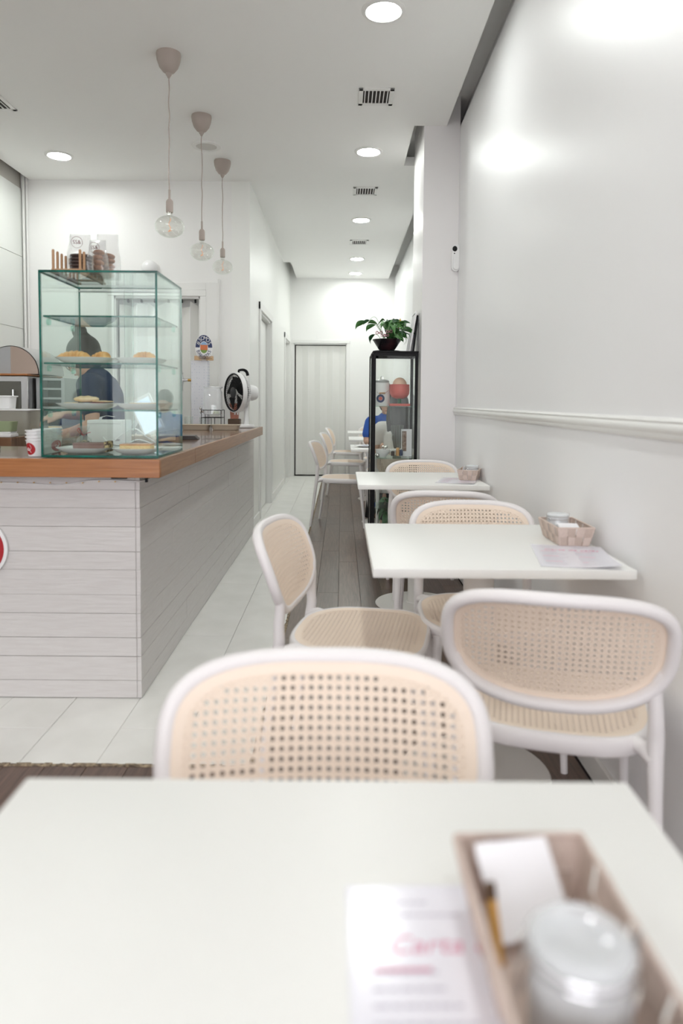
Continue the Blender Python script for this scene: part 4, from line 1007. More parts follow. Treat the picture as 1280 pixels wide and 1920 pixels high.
# ------------------------------------------------------------ behind the counter, left
t = thing('rear_worktop', 'brown rear worktop along the left side behind the counter', 'worktop', (0, 0, 0))
b = BM(); box(b, (-2.81, 4.15, .86), (-1.98, 6.19, .95), .003); mk('surface', b, oaktop_m, t); b = BM(); box(b, (-2.80, 4.2, 0), (-2.05, 6.18, .859)); mk('carcass', b, brown_m, t)
t = thing('oven', 'stainless oven cabinet with dark glass at the far left', 'oven', (-2.45, 5.35, .9505))
b = BM(); box(b, (-.34, -.30, 0), (.17, .30, .40), .004); mk('body', b, steel_m, t)
b = BM(); box(b, (-.32, -.306, .05), (.12, -.3005, .36), .002); mk('door_glass', b, mat('smoked_glass', (.12, .12, .10), .08), t)
b = BM(); box(b, (-.35, -.33, .401), (.18, .31, .415), .003); mk('wood_top', b, oak_m, t)
b = BM(); tube(b, [(.08, -.34, .08), (.08, -.34, .30)], .008, 10); box(b, (.075, -.34, .09), (.085, -.306, .10)); box(b, (.075, -.34, .28), (.085, -.306, .29)); mk('handle', b, chrome_m, t)
t = thing('slotted_rack', 'grey rack with dark slots standing right of the oven', 'rack', (-2.18, 5.30, .9505))
b = BM(); box(b, (-.085, -.15, 0), (-.06, .2, .39), .002); box(b, (.10, -.15, 0), (.125, .2, .39), .002)
mk('upright', b, mat('light_grey_metal', (.45, .47, .48), .4), t)
b = BM(); box(b, (-.06, .0, .0), (.10, .2, .39)); mk('dark_inside', b, blackp_m, t)
for k in range(6):
    b = BM(); box(b, (-.06, -.14, .02 + k * .07), (.10, .0, .036 + k * .07), .002); mk('shelf', b, bpy.data.materials['light_grey_metal'], t)
t = thing('bread_bin', 'domed steel bread bin standing on top of the oven', 'bread bin', (-2.42, 5.33, 1.366))
def arc(r, n=20): return [(r * math.cos(PI * k / n), r * 1.0 * math.sin(PI * k / n)) for k in range(n + 1)]
b = BM(); prism(b, [(x * .205, z * .205) for x, z in arc(1)], -.24, -.232, 'xz'); mk('front_panel', b, mat('grey_panel', (.42, .43, .44), .35), t)
b = BM(); A_ = arc(.205); I_ = arc(.2)
prism(b, A_ + I_[::-1], -.24, .22, 'xz'); prism(b, [(x, z) for x, z in arc(.2)], .21, .22, 'xz'); mk('curved_shell', b, steel_m, t, sharp=30)
b = BM(); prism(b, [(.0, 0), (.0, .2)] + [(.2 * math.cos(a), .2 * math.sin(a)) for a in [PI / 2 - PI / 2 * k / 10 for k in range(1, 11)]], -.2415, -.2405, 'xz'); mk('open_half', b, mat('warm_steel', (.42, .33, .28), .25, 1), t)
b = BM(); box(b, (.215, .0, .05), (.24, .005, .06)); b.free()
# second smaller dome piece + containers
def tub(name, label, cat, x, y, z, w, d, h, m, lidm=None):
    t = thing(name, label, cat, (x, y, z)); b = BM()
    n = 24
    def rr(f, zz): return [b.verts.new((sgnpow(math.cos(2 * PI * k / n), .35) * w / 2 * f, sgnpow(math.sin(2 * PI * k / n), .35) * d / 2 * f, zz)) for k in range(n)]
    R_ = [rr(.88, 0), rr(1, h), rr(.97, h), rr(.85, .004)]
    for i in range(3):
        for k in range(n): b.faces.new((R_[i][k], R_[i][(k + 1) % n], R_[i + 1][(k + 1) % n], R_[i + 1][k]))
    b.faces.new(R_[0][::-1]); b.faces.new(R_[3]); bmesh.ops.recalc_face_normals(b, faces=b.faces); mk('body', b, m, t)
    if lidm:
        b = BM(); box(b, (-w / 2 - .004, -d / 2 - .004, h + .0005), (w / 2 + .004, d / 2 + .004, h + .011), .003); mk('lid', b, lidm, t)
    return t
tub('storage_tub', 'translucent storage tub with a white lid at the far left', 'tub', -2.13, 4.55, .9505, .26, .2, .155, plast_m, white_m)
tub('green_bowl', 'pale green bowl in front of the storage tub', 'bowl', -2.05, 4.18 + .05, .985, .12, .1, .06, greenbowl_m)
t = thing('kitchen_scale', 'small white kitchen scale under the green bowl', 'scale', (-2.05, 4.23, .9505))
b = BM(); box(b, (-.055, -.05, 0), (.055, .05, .022), .004); mk('body', b, white_m, t); b = BM(); box(b, (-.05, -.045, .0225), (.05, .045, .033), .003); mk('platform', b, white_m, t)
tub('white_tub', 'white lidded tub standing on the storage tub', 'tub', -2.20, 4.56, 1.118, .10, .1, .075, white_m, white_m)
t = thing('cutting_board', 'brown wooden board lying in the clutter beside the oven', 'board', (-2.02 + .02, 4.6, .9505), .3)
b = BM(); box(b, (-.0, -.07, 0), (.14, .07, .018), .003); mk('board', b, peg_m, t); b = BM(); tube(b, [(.05, 0, .03), (.13, .02, .03)], [.022, .02], 12); mk('bread_end', b, bread_m, t)
t = thing('coffee_flask', 'black flask with a red collar cut by the left edge of the photo', 'flask', (-1.545, 3.02, .9605))
b = BM(); lathe(b, [(0, 0), (.05, 0), (.052, .01), (.036, .05), (.030, .058), (0, .058)], 28); mk('body', b, blackp_m, t); b = BM(); lathe(b, [(0, .0585), (.030, .0585), (.027, .078), (0, .08)], 28); mk('collar', b, red_m, t)
# till: receipt printer + tablet on stand behind the case
t = thing('receipt_printer', 'white receipt printer behind the display case', 'printer', (-1.155, 3.45, .9605), -.04)
b = BM(); box(b, (-.088, -.065, 0), (.088, .07, .122), .006, 2); mk('body', b, white_m, t); b = BM(); box(b, (-.085, -.066, .104), (.085, -.0652, .1055)); box(b, (.045, -.0665, .02), (.075, -.0655, .03)); mk('seam', b, mat('seam_grey', (.35, .35, .36), .5), t)
b = BM(); pts = [(-.04, -.02, .121), (-.03, -.03, .136), (0, -.035, .143), (.04, -.035, .138)]
for i in range(3):
    a, c = Vector(pts[i]), Vector(pts[i + 1]); q = [b.verts.new(a + Vector((0, s, 0))) for s in (-.02, .02)] + [b.verts.new(c + Vector((0, s, 0))) for s in (.02, -.02)]; b.faces.new(q)
bmesh.ops.solidify(b, geom=b.faces[:], thickness=.001); mk('paper_curl', b, paper_m, t)
t = thing('tablet_till', 'white tablet till on a slanted stand behind the display case', 'tablet', (-1.08, 3.74, .9605), -.3)
b = BM(); box(b, (-.14, -.09, 0), (.14, .12, .036), .005); mk('base', b, tray_m, t)
b = BM(); MT = Matrix.Translation((.04, 0, .14)) @ Matrix.Rotation(-.42, 4, 'Y') @ Matrix.Rotation(.1, 4, 'X')
box(b, (-.068, -.012, -.105), (.068, .0, .105), .006, 2, mtx=MT); mk('tablet_frame', b, white_m, t)
b = BM(); box(b, (-.056, -.0135, -.088), (.056, -.0125, .088), mtx=MT); mk('screen', b, screen_m, t)
b = BM(); prism(b, [(-.09, .036), (-.06, .036), (.055, .2), (.035, .215)], -.005, .03, 'xz'); prism(b, [(-.05, .036), (.0, .036), (.0, .20), (-.05, .2)], .03, .045, 'xz'); mk('stand_arm', b, mat('pale_grey_plastic', (.55, .56, .57), .4), t)
b = BM(); tube(b, [(-1.16, 3.37, 1.0), (-1.12, 3.36, .975), (-1.06, 3.37, 1.02), (-1.01, 3.4, 1.04), (-.97, 3.44, 1.0), (-.94, 3.5, .968)], .0035, 6, sm=6); tube(b, [(-1.10, 3.36, .965), (-1.04, 3.33, .966), (-.99, 3.36, .99), (-.93, 3.42, .966)], .0030, 6, sm=6); tag(mk('charging_cable', b, white_m), 'white looping cables behind the display case', 'cable')

# ------------------------------------------------------------ cabinet
cx0, cx1, cy0, cy1, chh_ = .222, .546, 5.0, 5.36, 1.535
cb = thing('glass_cabinet', 'tall black framed glass cabinet standing by the pillar', 'cabinet', (cx0, cy0, 0))
cw, cd = cx1 - cx0, cy1 - cy0; p = .021
for x in (0, cw - p):
    for y in (0, cd - p): b = BM(); box(b, (x, y, 0), (x + p, y + p, chh_), .002); mk('post', b, black_m, cb)
b = BM(); box(b, (-.002, -.002, chh_), (cw + .002, cd + .002, chh_ + .012), .002); mk('top_panel', b, black_m, cb)
b = BM()
for z in (chh_ - .022, .02): box(b, (p, 0, z), (cw - p, p, z + .021)); box(b, (p, cd - p, z), (cw - p, cd, z + .021)); box(b, (0, p, z), (p, cd - p, z + .021)); box(b, (cw - p, p, z), (cw, cd - p, z + .021))
mk('rail', b, black_m, cb)
b = BM(); box(b, (-.012, .002, .03), (-.003, .016, chh_ - .01)); box(b, (-.012, cd - .016, .03), (-.003, cd - .002, chh_ - .01)); box(b, (-.012, .016, .03), (-.003, cd - .016, .045)); box(b, (-.012, .016, chh_ - .025), (-.003, cd - .016, chh_ - .01)); mk('door_frame', b, black_m, cb)
cab_glass = thin_glass('cabinet_glass', (.97, .98, .972), .022, .5)
def cpane(n, lo, hi): b = BM(); box(b, lo, hi); mk(n, b, cab_glass, cb, flat=True)
cpane('pane', (p, .008, .04), (cw - p, .011, chh_ - .022)); cpane('pane', (p, cd - .011, .04), (cw - p, cd - .008, chh_ - .022)); cpane('door_pane', (-.008, .016, .045), (-.005, cd - .016, chh_ - .025)); cpane('pane', (cw - .011, p, .04), (cw - .008, cd - p, chh_ - .022))
for z in (1.145, .768, .40):
    b = BM(); box(b, (p * .6, .022, z), (cw - p * .6, cd - .022, z + .006)); bb = mk('shelf', b, thin_glass('shelf_glass', (.85, .93, .90), .06, .8) if 'shelf_glass' not in bpy.data.materials else bpy.data.materials['shelf_glass'], cb, flat=True)
sz1, sz2 = 1.1515, .7745
t = thing('enamel_can', 'white enamel milk can with a lid and wire handle, top shelf', 'can', (cx0 + .075, 5.18, sz1))
b = BM(); lathe(b, [(0, 0), (.058, 0), (.06, .004), (.06, .165), (.056, .172), (.05, .176)], 36); mk('body', b, white_m, t)
b = BM(); lathe(b, [(.054, .177), (.057, .18), (.05, .19), (.03, .196), (0, .198)], 36); mk('lid', b, mat('grey_enamel', (.55, .56, .56), .25), t)
b = BM(); tube(b, [(-.008, 0, .196), (-.008, 0, .214), (0, 0, .219), (.008, 0, .214), (.008, 0, .196)], .0022, 6, sm=3); tube(b, [(.06, 0, .14), (.05, -.03, .12), (.02, -.062, .095), (-.02, -.063, .09), (-.055, -.02, .12), (-.06, 0, .14)], .0018, 6, sm=4); mk('wire_handle', b, chrome_m, t)
b = BM(); tube(b, [(.022, -.0635, .095), (-.022, -.0635, .092)], .007, 10); mk('wood_grip', b, peg_m, t)
b = BM(); lathe(b, [(.015, 0), (.030, 0), (.030, .001), (.015, .001), (.015, 0)], 32, Matrix.Translation((-.012, -.0605, .055)) @ Matrix.Rotation(PI / 2, 4, 'X')); mk('round_sticker', b, navy_m, t)
b = BM(); lathe(b, [(0, 0), (.013, 0), (.013, .001), (0, .001)], 24, Matrix.Translation((-.012, -.0605, .055)) @ Matrix.Rotation(PI / 2, 4, 'X')); mk('sticker_centre', b, coral_m, t)
t = thing('egg_stand', 'coral red bowl on a pedestal holding a large tan egg', 'ornament', (cx0 + .205, 5.15, sz1))
b = BM(); box(b, (-.075, -.05, 0), (.075, .05, .018), .003); mk('foot', b, coral_m, t); b = BM(); cyl(b, (0, 0, .0185), (0, 0, .055), .014, seg=16); mk('stem', b, green_m, t)
b = BM(); lathe(b, [(0, .055), (.03, .055), (.058, .068), (.072, .09), (.074, .12), (.073, .158), (.070, .160), (.066, .155), (.066, .11), (0, .08)], 40); mk('bowl', b, coral_m, t)
b = BM(); ball(b, (0, 0, .158), .052, (1, 1, 1.02), 28); mk('egg', b, egg_m, t)
b = BM(); lathe(b, [(0, 0), (.026, 0), (.028, .008), (.05, .03), (.055, .056), (.053, .056), (.045, .03), (0, .01)], 32); tag(mk('white_bowl', b, plate_m, loc=(cx0 + .085, 5.14, sz2)), 'white bowl on the second cabinet shelf', 'bowl')
b = BM(); pts = [(0, 0), (.012, .012), (.018, .022), (.012, .03), (.002, .026), (-.008, .03), (-.016, .022), (-.012, .012)]; tube(b, [(x * 1.2, 0, z * .9) for x, z in pts], .003, 6, closed=True, sm=3); tag(mk('heart_spoon', b, chrome_m, loc=(cx0 + .095, 5.115, sz2 + .054)), 'chrome heart shaped piece on the rim of the white bowl', 'spoon')
b = BM(); ball(b, (0, 0, .018), .018, seg=14); tag(mk('steel_ball', b, chrome_m, loc=(cx0 + .022 + .018, 5.06, sz2)), 'small shiny ball beside the white bowl in the cabinet', 'ball')
for k, (x, y, fh, fm, l) in enumerate(((.155, 5.08, .045, cookie_m, 'left tall glass tube with dark beans'), (.192, 5.09, .07, pastry_m, 'middle tall glass tube with brown seeds'), (.218, 5.10, .055, navy_m, 'right tall glass tube with blue black beans'))):
    t = thing('glass_tube', l, 'glass tube', (cx0 + x, y, sz2), group='glass tubes on the second cabinet shelf')
    b = BM(); lathe(b, [(0, 0), (.012, 0), (.013, .004), (.0145, .012), (.0145, .235), (.016, .238)], 20); mk('tube', b, clear_m, t); b = BM(); lathe(b, [(0, .012), (.0125, .012), (.0125, fh), (0, fh + .004)], 16); mk('filling', b, fm, t)
t = thing('photo_card', 'pale card with a brown picture leaning in the cabinet', 'card', (cx0 + .262, 5.16, sz2 + .001), rot=(-.06, 0, -.05))
b = BM(); box(b, (-.04, -.001, 0), (.04, .001, .205)); mk('card', b, paper_m, t); b = BM(); box(b, (-.034, -.0018, .04), (.0, -.0012, .19)); mk('picture', b, mat('sepia_print', (.45, .33, .27), .6, col2=(.15, .08, .06), nscale=40), t)
# potted plants ------------------------------------------------
def leaf_mesh(L_, w, bend, nm, m):
    b = BM(); n = 9; rows = []
    for k in range(n + 1):
        s = k / n; hw = w * (math.sin(PI * min(1, s * 1.02) ** .75) ** .9 if 0 < s < 1 else .02); x = L_ * s; z = L_ * (bend[0] * s - bend[1] * s * s)
        x = L_ * (s - .28 * bend[1] * s * s)
        rows.append([b.verts.new((x, q * hw, z + abs(q) * hw * .35 + .0015 * math.sin(s * 14 + q))) for q in (-1, -.5, 0, .5, 1)])
    for k in range(n):
        for i in range(4): b.faces.new((rows[k][i], rows[k + 1][i], rows[k + 1][i + 1], rows[k][i + 1]))
    for f in b.faces: f.smooth = True
    me = bpy.data.meshes.new(nm); b.to_mesh(me); b.free(); me.materials.append(m); return me
t = thing('potted_plant', 'leafy potted plant with pink bows in a dark bowl, on the cabinet', 'plant', (cx0 + .108, 5.16, chh_ + .0125)); PLT = t
b = BM(); lathe(b, [(0, 0), (.09, 0), (.10, .008), (.098, .010), (0, .008)], 36); mk('saucer', b, black_m, t)
b = BM(); lathe(b, [(0, .010), (.045, .010), (.06, .02), (.102, .085), (.108, .092), (.104, .094), (.095, .085), (0, .08)], 40); mk('pot', b, pot_m, t)
b = BM(); lathe(b, [(0, .092), (.05, .09), (.094, .086)], 24); mk('soil', b, soil_m, t)
lv = [leaf_mesh(.155, .021, (.9, 1.1), 'leaf', leaf_m), leaf_mesh(.11, .019, (.6, .9), 'leaf', leafd_m), leaf_mesh(.14, .016, (1.2, 1.5), 'leaf', leaf_m)]
def stem_leaf(t, pts, leafmesh, rot, sc=1, m=leaf_m):
    b = BM(); tube(b, pts, .0016, 5, sm=4); st_ = mk('stem', b, m, t)
    share('leaf', leafmesh, st_, pts[-1], rot, (sc,) * 3)
# long arching leaves at left
stem_leaf(t, [(-.01, 0, .09), (-.05, 0, .19), (-.08, 0, .25), (-.105, -.01, .258), (-.13, -.01, .235)], lv[1], (1.0, .5, PI), .7)
stem_leaf(t, [(-.01, 0, .09), (-.06, 0, .18), (-.10, -.01, .225), (-.145, -.01, .222)], lv[0], (1.0, .45, PI), 1.0)
stem_leaf(t, [(-.02, 0, .09), (-.04, .0, .15), (-.07, 0, .205)], lv[2], (1.0, -.1, PI), .95)
stem_leaf(t, [(-.02, 0, .09), (-.05, -.02, .15), (-.085, -.03, .20)], lv[0], (1.1, .55, PI + .1), .85)
stem_leaf(t, [(-.04, 0, .09), (-.07, -.02, .125), (-.09, -.02, .13)], lv[1], (.9, .9, PI + .1), .95)
for k in range(88):
    a = random.uniform(-1.6, 1.75) + (PI if k % 7 == 0 else 0); r_ = random.uniform(.01, .10); h_ = random.uniform(.12, .235) - r_ * .3
    if k % 7 == 0: r_ *= .4
    px_, py_ = .02 + r_ * math.cos(a), r_ * math.sin(a)
    stem_leaf(t, [(px_ * .3, py_ * .3, .09), (px_ * .6, py_ * .6, .06 + h_ * .6), (px_, py_, h_)], lv[k % 3], (random.uniform(-1.2, 1.2), random.uniform(-.5, 1.1), a + random.uniform(-.7, .7)), random.uniform(.4, 1.0))
# broad pale leaf standing up
share('leaf', leaf_mesh(.10, .048, (.2, .3), 'leaf', mat('pale_veined_leaf', (.12, .32, .10), .4, col2=(.3, .5, .25), nscale=30)), t, (.0, -.02, .155), (PI / 2 - .3, -PI / 2 + .35, 0), (1, 1, 1))
stem_leaf(t, [(.06, 0, .1), (.085, 0, .18), (.092, 0, .205)], leaf_mesh(.05, .010, (.2, .2), 'leaf', leafy_m), (PI / 2, -PI / 2 + .1, 0), 1, leafy_m)
stem_leaf(t, [(.06, 0, .1), (.10, -.02, .15), (.135, -.03, .160)], lv[1], (0, .15, -.1), .9); stem_leaf(t, [(.06, 0, .1), (.09, -.02, .13), (.115, -.03, .135)], lv[1], (0, .3, 0), .8)
for (x, z, s) in ((-.062, .135, 1), (-.03, .115, .8), (.012, .145, .9), (-.01, .118, .8)):
    b = BM()
    for q in (-1, 1): tube(b, [(x, -.06, z), (x + q * .018 * s, -.07, z + .014 * s), (x + q * .022 * s, -.068, z - .008 * s), (x, -.06, z)], .0075 * s, 6, sm=4, flat=.25)
    mk('ribbon_bow', b, pink_m, t)
t = thing('floor_plant', 'dark green leafy plant in a terracotta pot behind the cabinet', 'plant', (.40, 5.55, 0))
b = BM(); lathe(b, [(0, 0), (.07, 0), (.095, .17), (.10, .17), (.10, .195), (.088, .195), (.08, .17), (0, .165)], 32); mk('pot', b, terra_m, t)
b = BM(); lathe(b, [(0, .175), (.084, .17)], 20); mk('soil', b, soil_m, t)
bl = leaf_mesh(.24, .055, (.8, 1.2), 'leaf', leafd_m)
for k in range(34):
    a = k * 2.4; h_ = random.uniform(.2, .44); r_ = random.uniform(.01, .06)
    stem_leaf(t, [(0, 0, .17), (r_ * .5 * math.cos(a), r_ * .5 * math.sin(a), h_ * .7), (r_ * math.cos(a), r_ * math.sin(a), h_)], bl, (random.uniform(-.4, .4), random.uniform(-.5, .5), a), random.uniform(.4, .7), leafd_m)
# frames leaning on top of the cabinet
def pic_frame(label, x, y, lean, w, h, dk):
    t = thing('picture_frame', label, 'picture frame', (x, y, chh_ + .0125), rot=(0, lean, 0))
    b = BM(); f = .012
    for lo, hi in (((-.006, -w / 2, 0), (.006, -w / 2 + f, h)), ((-.006, w / 2 - f, 0), (.006, w / 2, h)), ((-.006, -w / 2 + f, 0), (.006, w / 2 - f, f)), ((-.006, -w / 2 + f, h - f), (.006, w / 2 - f, h))): box(b, lo, hi, .001)
    mk('frame', b, dk, t); b = BM(); box(b, (-.001, -w / 2 + f, f), (.004, w / 2 - f, h - f)); mk('picture', b, paper_m, t)
pic_frame('white picture frame leaning on the pillar above the cabinet', cx0 + .268, 5.2, .16, .24, .30, white_m); pic_frame('black picture frame behind the white one on the cabinet', cx0 + .30, 5.22, .10, .22, .27, black_m)

# ------------------------------------------------------------ things on the rear table
b = BM(); lathe(b, [(0, 0), (.06, 0), (.075, .006), (.115, .014), (.116, .017), (.07, .010), (0, .006)], 40); tag(mk('dinner_plate', b, plate_m, loc=(.24, 6.75, .7405)), 'white plate with cutlery on the table beside the cabinet', 'plate')
b = BM(); tube(b, [(-.08, 0, .02), (0, 0, .026), (.06, 0, .021)], [.002, .002, .006], 6, flat=.4); tag(mk('fork', b, chrome_m, loc=(.22, 6.72, .742), rot=(0, 0, -.4)), 'steel fork lying across the far white plate', 'fork'); b = BM(); tube(b, [(-.08, 0, .02), (0, 0, .026), (.06, 0, .021)], [.002, .002, .005], 6, flat=.4); tag(mk('knife', b, chrome_m, loc=(.26, 6.76, .742), rot=(0, 0, -.3)), 'steel knife lying across the far white plate', 'knife')
tub('small_basket', 'small sand coloured basket on the table beside the cabinet', 'basket', .36, 6.55, .7405, .11, .08, .035, strip_m)
b = BM(); box(b, (-.10, -.01, 0), (.10, .05, .19), .02, 2); b.transform(Matrix.Rotation(.1, 4, 'Y')); tag(mk('handbag', b, blackp_m, loc=(.34, 6.95, .0005)), 'black bag on the floor under the table beside the cabinet', 'bag')

# ------------------------------------------------------------ people
def person(t, parts, heads, name, m, vox=.008):
    b = BM()
    for pts, rs in parts:
        tube(b, pts, list(rs), 12, sm=4)
        ball(b, pts[0], rs[0] * .99, seg=12); ball(b, pts[-1], rs[-1] * .99, seg=12)
    for c, r, sc, mt in heads: ball(b, c, r, sc, 18, mt)
    me = bpy.data.meshes.new(name); b.to_mesh(me); b.free(); o = bpy.data.objects.new(name, me); COL.objects.link(o)
    md = o.modifiers.new('r', 'REMESH'); md.mode = 'VOXEL'; md.voxel_size = vox; md.use_smooth_shade = True
    sm = o.modifiers.new('s', 'SMOOTH'); sm.iterations = 3; sm.factor = .5
    bpy.context.view_layer.update(); me2 = bpy.data.meshes.new_from_object(o.evaluated_get(bpy.context.evaluated_depsgraph_get()))
    bpy.data.objects.remove(o); me2.materials.clear(); me2.materials.append(m)
    for p_ in me2.polygons: p_.use_smooth = True
    o = bpy.data.objects.new(name, me2); COL.objects.link(o); o.parent = t; return o
def hand(base, d, side, up_, curl=.5):
    """palm + five tapering fingers; d: pointing dir, side: towards thumb, up_: back of hand"""
    d, side, up_ = Vector(d).normalized(), Vector(side).normalized(), Vector(up_).normalized(); base = Vector(base); out = []
    for k in range(4):
        q = (k - 1.5) * .019; out.append(([base + side * (-q * .7), base + side * (-q) + d * .08], (.014, .0115)))
        Lf = (.062, .072, .068, .052)[k]; s0 = base + side * (-q) + d * .08
        out.append(([s0, s0 + d * Lf * .45 - up_ * Lf * .12 * curl, s0 + d * Lf * .72 - up_ * Lf * .45 * curl, s0 + d * Lf * .8 - up_ * Lf * .8 * curl], (.0095, .009, .008, .007)))
    out.append(([base + side * .02 + d * .02, base + side * .042 + d * .045 - up_ * .008, base + side * .046 + d * .078 - up_ * .018], (.013, .0105, .0085)))
    return out
def head_set(c, f, tilt=0, s=1.0):
    """ellipsoid skull, jaw, nose, ears; f: facing unit vector (xy)"""
    c = Vector(c); f = Vector(f).normalized(); r_ = Vector((-f.y, f.x, 0)); ang = math.atan2(f.y, f.x); Rm = Matrix.Rotation(ang, 4, 'Z') @ Matrix.Rotation(tilt, 4, 'Y')
    def W3(x, y, z): return c + (Rm @ Vector((x, y, z)))
    return [(W3(-.008, 0, .022), .1, (.95 * s, .74 * s, .92 * s), Rm), (W3(.022, 0, -.045), .07, (.85 * s, .72 * s, .9 * s), Rm), (W3(.102, 0, -.008), .013, (1, .75, 1.7), Rm), (W3(.094, 0, -.055), .012, (.7, 1.5, .6), Rm),
            (W3(.0, .075, -.01), .02, (.7, .35, 1.3), Rm), (W3(.0, -.075, -.01), .02, (.7, .35, 1.3), Rm), (W3(.078, 0, -.088), .016, (.9, 1.2, .8), Rm)], W3, Rm
# barista, bending over her work behind the counter, facing left
bt = thing('person', 'person in a slate blue T-shirt with a dark hair bun, behind the display case', 'person', (-1.47, 4.2, 0))
hd, W3, Rm = head_set((-.085, 0, 1.425), (-1, 0, 0), .55)
HP = [([(0.02, -.09, .03), (.02, -.09, .48), (.03, -.09, .9)], (.045, .06, .085)), ([(0.02, .09, .03), (.02, .09, .48), (.03, .09, .9)], (.045, .06, .085)),
      ([(.02, -.09, .03), (-.10, -.1, .025)], (.035, .03)), ([(.02, .09, .03), (-.10, .1, .025)], (.035, .03)),
      ([(.03, 0, .88), (.035, 0, 1.05), (.02, 0, 1.2), (-.005, 0, 1.275)], (.12, .100, .108, .078)), ([(0, -.15, 1.262), (0, .15, 1.262)], (.056, .056)), ([(-.01, 0, 1.28), (-.055, 0, 1.38)], (.055, .048))]
armL = [([(0, -.165, 1.26), (.03, -.20, 1.12), (.035, -.205, 1.04)], (.052, .044, .038)), ([(.035, -.205, 1.04), (-.08, -.2, .995), (-.19, -.185, .975)], (.038, .032, .024))]
armR = [([(0, .165, 1.26), (-.08, .21, 1.13), (-.12, .21, 1.09)], (.052, .044, .038)), ([(-.12, .21, 1.09), (-.20, .15, 1.085), (-.255, .11, 1.085)], (.038, .032, .024))]
hb = hand((-.19, -.185, .975), (-1, .1, -.15), (0, .3, .9), (0, -1, .3), .6) + hand((-.255, .11, 1.085), (-1, -.15, -.1), (0, -.8, -.4), (0, 0, 1), .9)
person(bt, HP + armL + armR + hb, hd, 'body', skin_m, .0075)
person(bt, [([(.03, 0, .86), (.035, 0, 1.05), (.02, 0, 1.2), (-.003, 0, 1.28)], (.135, .118, .128, .098)), ([(0, -.155, 1.262), (0, .155, 1.262)], (.076, .076)), ([(0, -.165, 1.26), (.022, -.195, 1.14)], (.07, .066)), ([(0, .165, 1.26), (-.055, .2, 1.16)], (.07, .066)), ([(-.012, 0, 1.295), (-.02, 0, 1.325)], (.07, .066))], [], 'tshirt', bluec_m, .010)
person(bt, [([(.02, -.09, .06), (.02, -.09, .48), (.03, -.085, .88)], (.065, .082, .115)), ([(.02, .09, .06), (.02, .09, .48), (.03, .085, .88)], (.065, .082, .115))], [], 'trousers', trous_m, .014)
hc = W3(-.025, 0, .045)
person(bt, [], [(hc, .104, (1.0, .83, .93), Rm), (W3(-.065, 0, .155), .045, (1, 1, .9), Rm), (W3(-.075, 0, .10), .035, (1, 1, 1), Rm), (W3(-.06, 0, -.01), .07, (.8, 1.0, 1.1), Rm)], 'hair', hair_m, .008)
b = BM()
for s in (-1, 1): ball(b, W3(.082, s * .032, .008), .011, (1, 1, .8), 10)
mk('eyes', b, white_m, bt)
b = BM()
for s in (-1, 1):
    cpt = W3(.100, s * .034, .0); tube(b, [cpt + Rm.to_3x3() @ Vector((0, .024 * math.cos(2 * PI * k / 16), .018 * math.sin(2 * PI * k / 16))) for k in range(16)], .0015, 5, closed=True)
mk('glasses', b, blackp_m, bt)
b = BM(); ball(b, W3(.093, 0, -.054), .011, (.5, 1.8, .5), 10, Rm); mk('mouth', b, mat('lips', (.45, .16, .14), .5), bt)
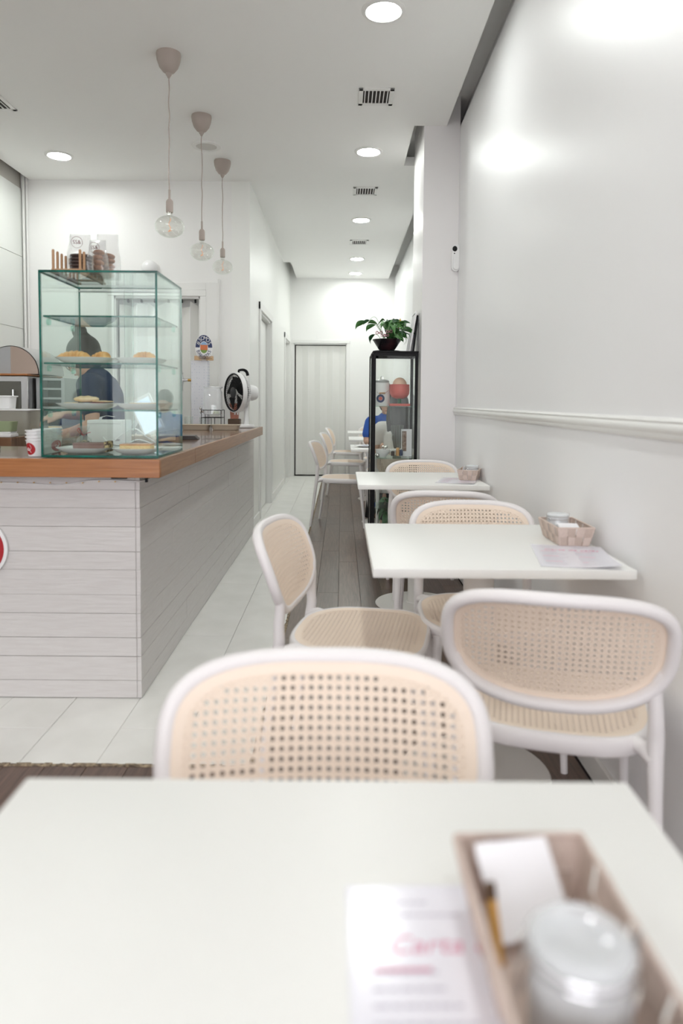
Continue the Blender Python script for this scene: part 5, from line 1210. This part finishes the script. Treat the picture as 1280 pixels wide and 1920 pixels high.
# seated figures at the rear table
def seated(label, loc, rz, top_m, long_hair, tall=0):
    t = thing('person', label, 'person', loc, rz)      # local +y is forward
    hd, W3, Rm = head_set((0, .03, 1.115 + tall), (0, 1, 0), .1, .98)
    sh = 1.0 + tall * .7 - .02
    P_ = [([(0, 0, .60), (0, -.02, .72), (0, -.01, .9), (0, 0, sh - .02)], (.135, .115, .125, .085)), ([(-.145, 0, sh - .035), (.145, 0, sh - .035)], (.055, .055)), ([(0, .005, sh), (0, .02, sh + .075)], (.05, .046))]
    for s in (-1, 1):
        P_ += [([(s * .085, 0, .545), (s * .1, .38, .54)], (.078, .06)), ([(s * .1, .38, .53), (s * .1, .36, .25), (s * .1, .38, .05)], (.056, .048, .036)), ([(s * .1, .36, .04), (s * .1, .50, .03)], (.035, .028)),
               ([(s * .165, 0, sh - .04), (s * .2, .05, .80), (s * .2, .08, .76)], (.047, .04, .036)), ([(s * .2, .08, .76), (s * .15, .22, .775), (s * .11, .29, .785)], (.036, .03, .023))]
        P_ += hand((s * .11, .29, .785), (-s * .35, 1, 0), (-s, -.35, 0), (0, 0, 1), .3)
    person(t, P_, hd, 'body', skin_m, .009)
    person(t, [([(0, 0, .61), (0, -.02, .72), (0, -.01, .9), (0, 0, sh - .025)], (.148, .132, .14, .098)), ([(-.15, 0, sh - .04), (.15, 0, sh - .04)], (.068, .068))] + [([(s * .165, 0, sh - .045), (s * .198, .045, .84)], (.062, .056)) for s in (-1, 1)], [], 'shirt', top_m, .011)
    person(t, [([(s * .08, -.02, .56), (s * .1, .38, .545)], (.096, .074)) for s in (-1, 1)] + [([(s * .1, .38, .53), (s * .1, .37, .12)], (.070, .055)) for s in (-1, 1)], [], 'trousers', trous_m, .014)
    hp = [([W3(-.05, 0, .02), W3(-.085, 0, -.08), (0, -.09, .93), (.0, -.125, .80), (0.01, -.13, .74)], (.085, .085, .078, .06, .02)), ([W3(-.03, .06, .0), W3(-.05, .07, -.1), (-.07, -.07, .93), (-.075, -.11, .86)], (.045, .045, .04, .015)), ([W3(-.03, -.06, .0), W3(-.05, -.07, -.1), (.08, -.07, .93), (.085, -.11, .82)], (.045, .045, .045, .015))] if long_hair else []
    person(t, hp, [(W3(-.022, 0, .045), .106, (1.0, .82, .92), Rm), (W3(-.06, 0, -.02), .07, (.75, 1, 1), Rm)], 'hair', hair_m, .009)
    b = BM()
    for s in (-1, 1): ball(b, W3(.086, s * .032, .006), .010, (1, 1, .8), 10)
    mk('eyes', b, white_m, t); b = BM()
    for s in (-1, 1): ball(b, W3(.094, s * .032, .006), .005, (1, 1, 1), 8)
    mk('irises', b, hair_m, t); b = BM(); ball(b, W3(.098, 0, -.054), .010, (.5, 1.8, .5), 10, Rm); mk('mouth', b, bpy.data.materials['lips'], t)
seated('seated person with long dark hair and a white shirt, seen from behind through the cabinet', (.50, 6.06, 0), 0, shirt_m, True, .01)
seated('seated person in a bright blue top facing the viewer behind the cabinet', (.47, 7.36, 0), PI, bright_m, False, .04)
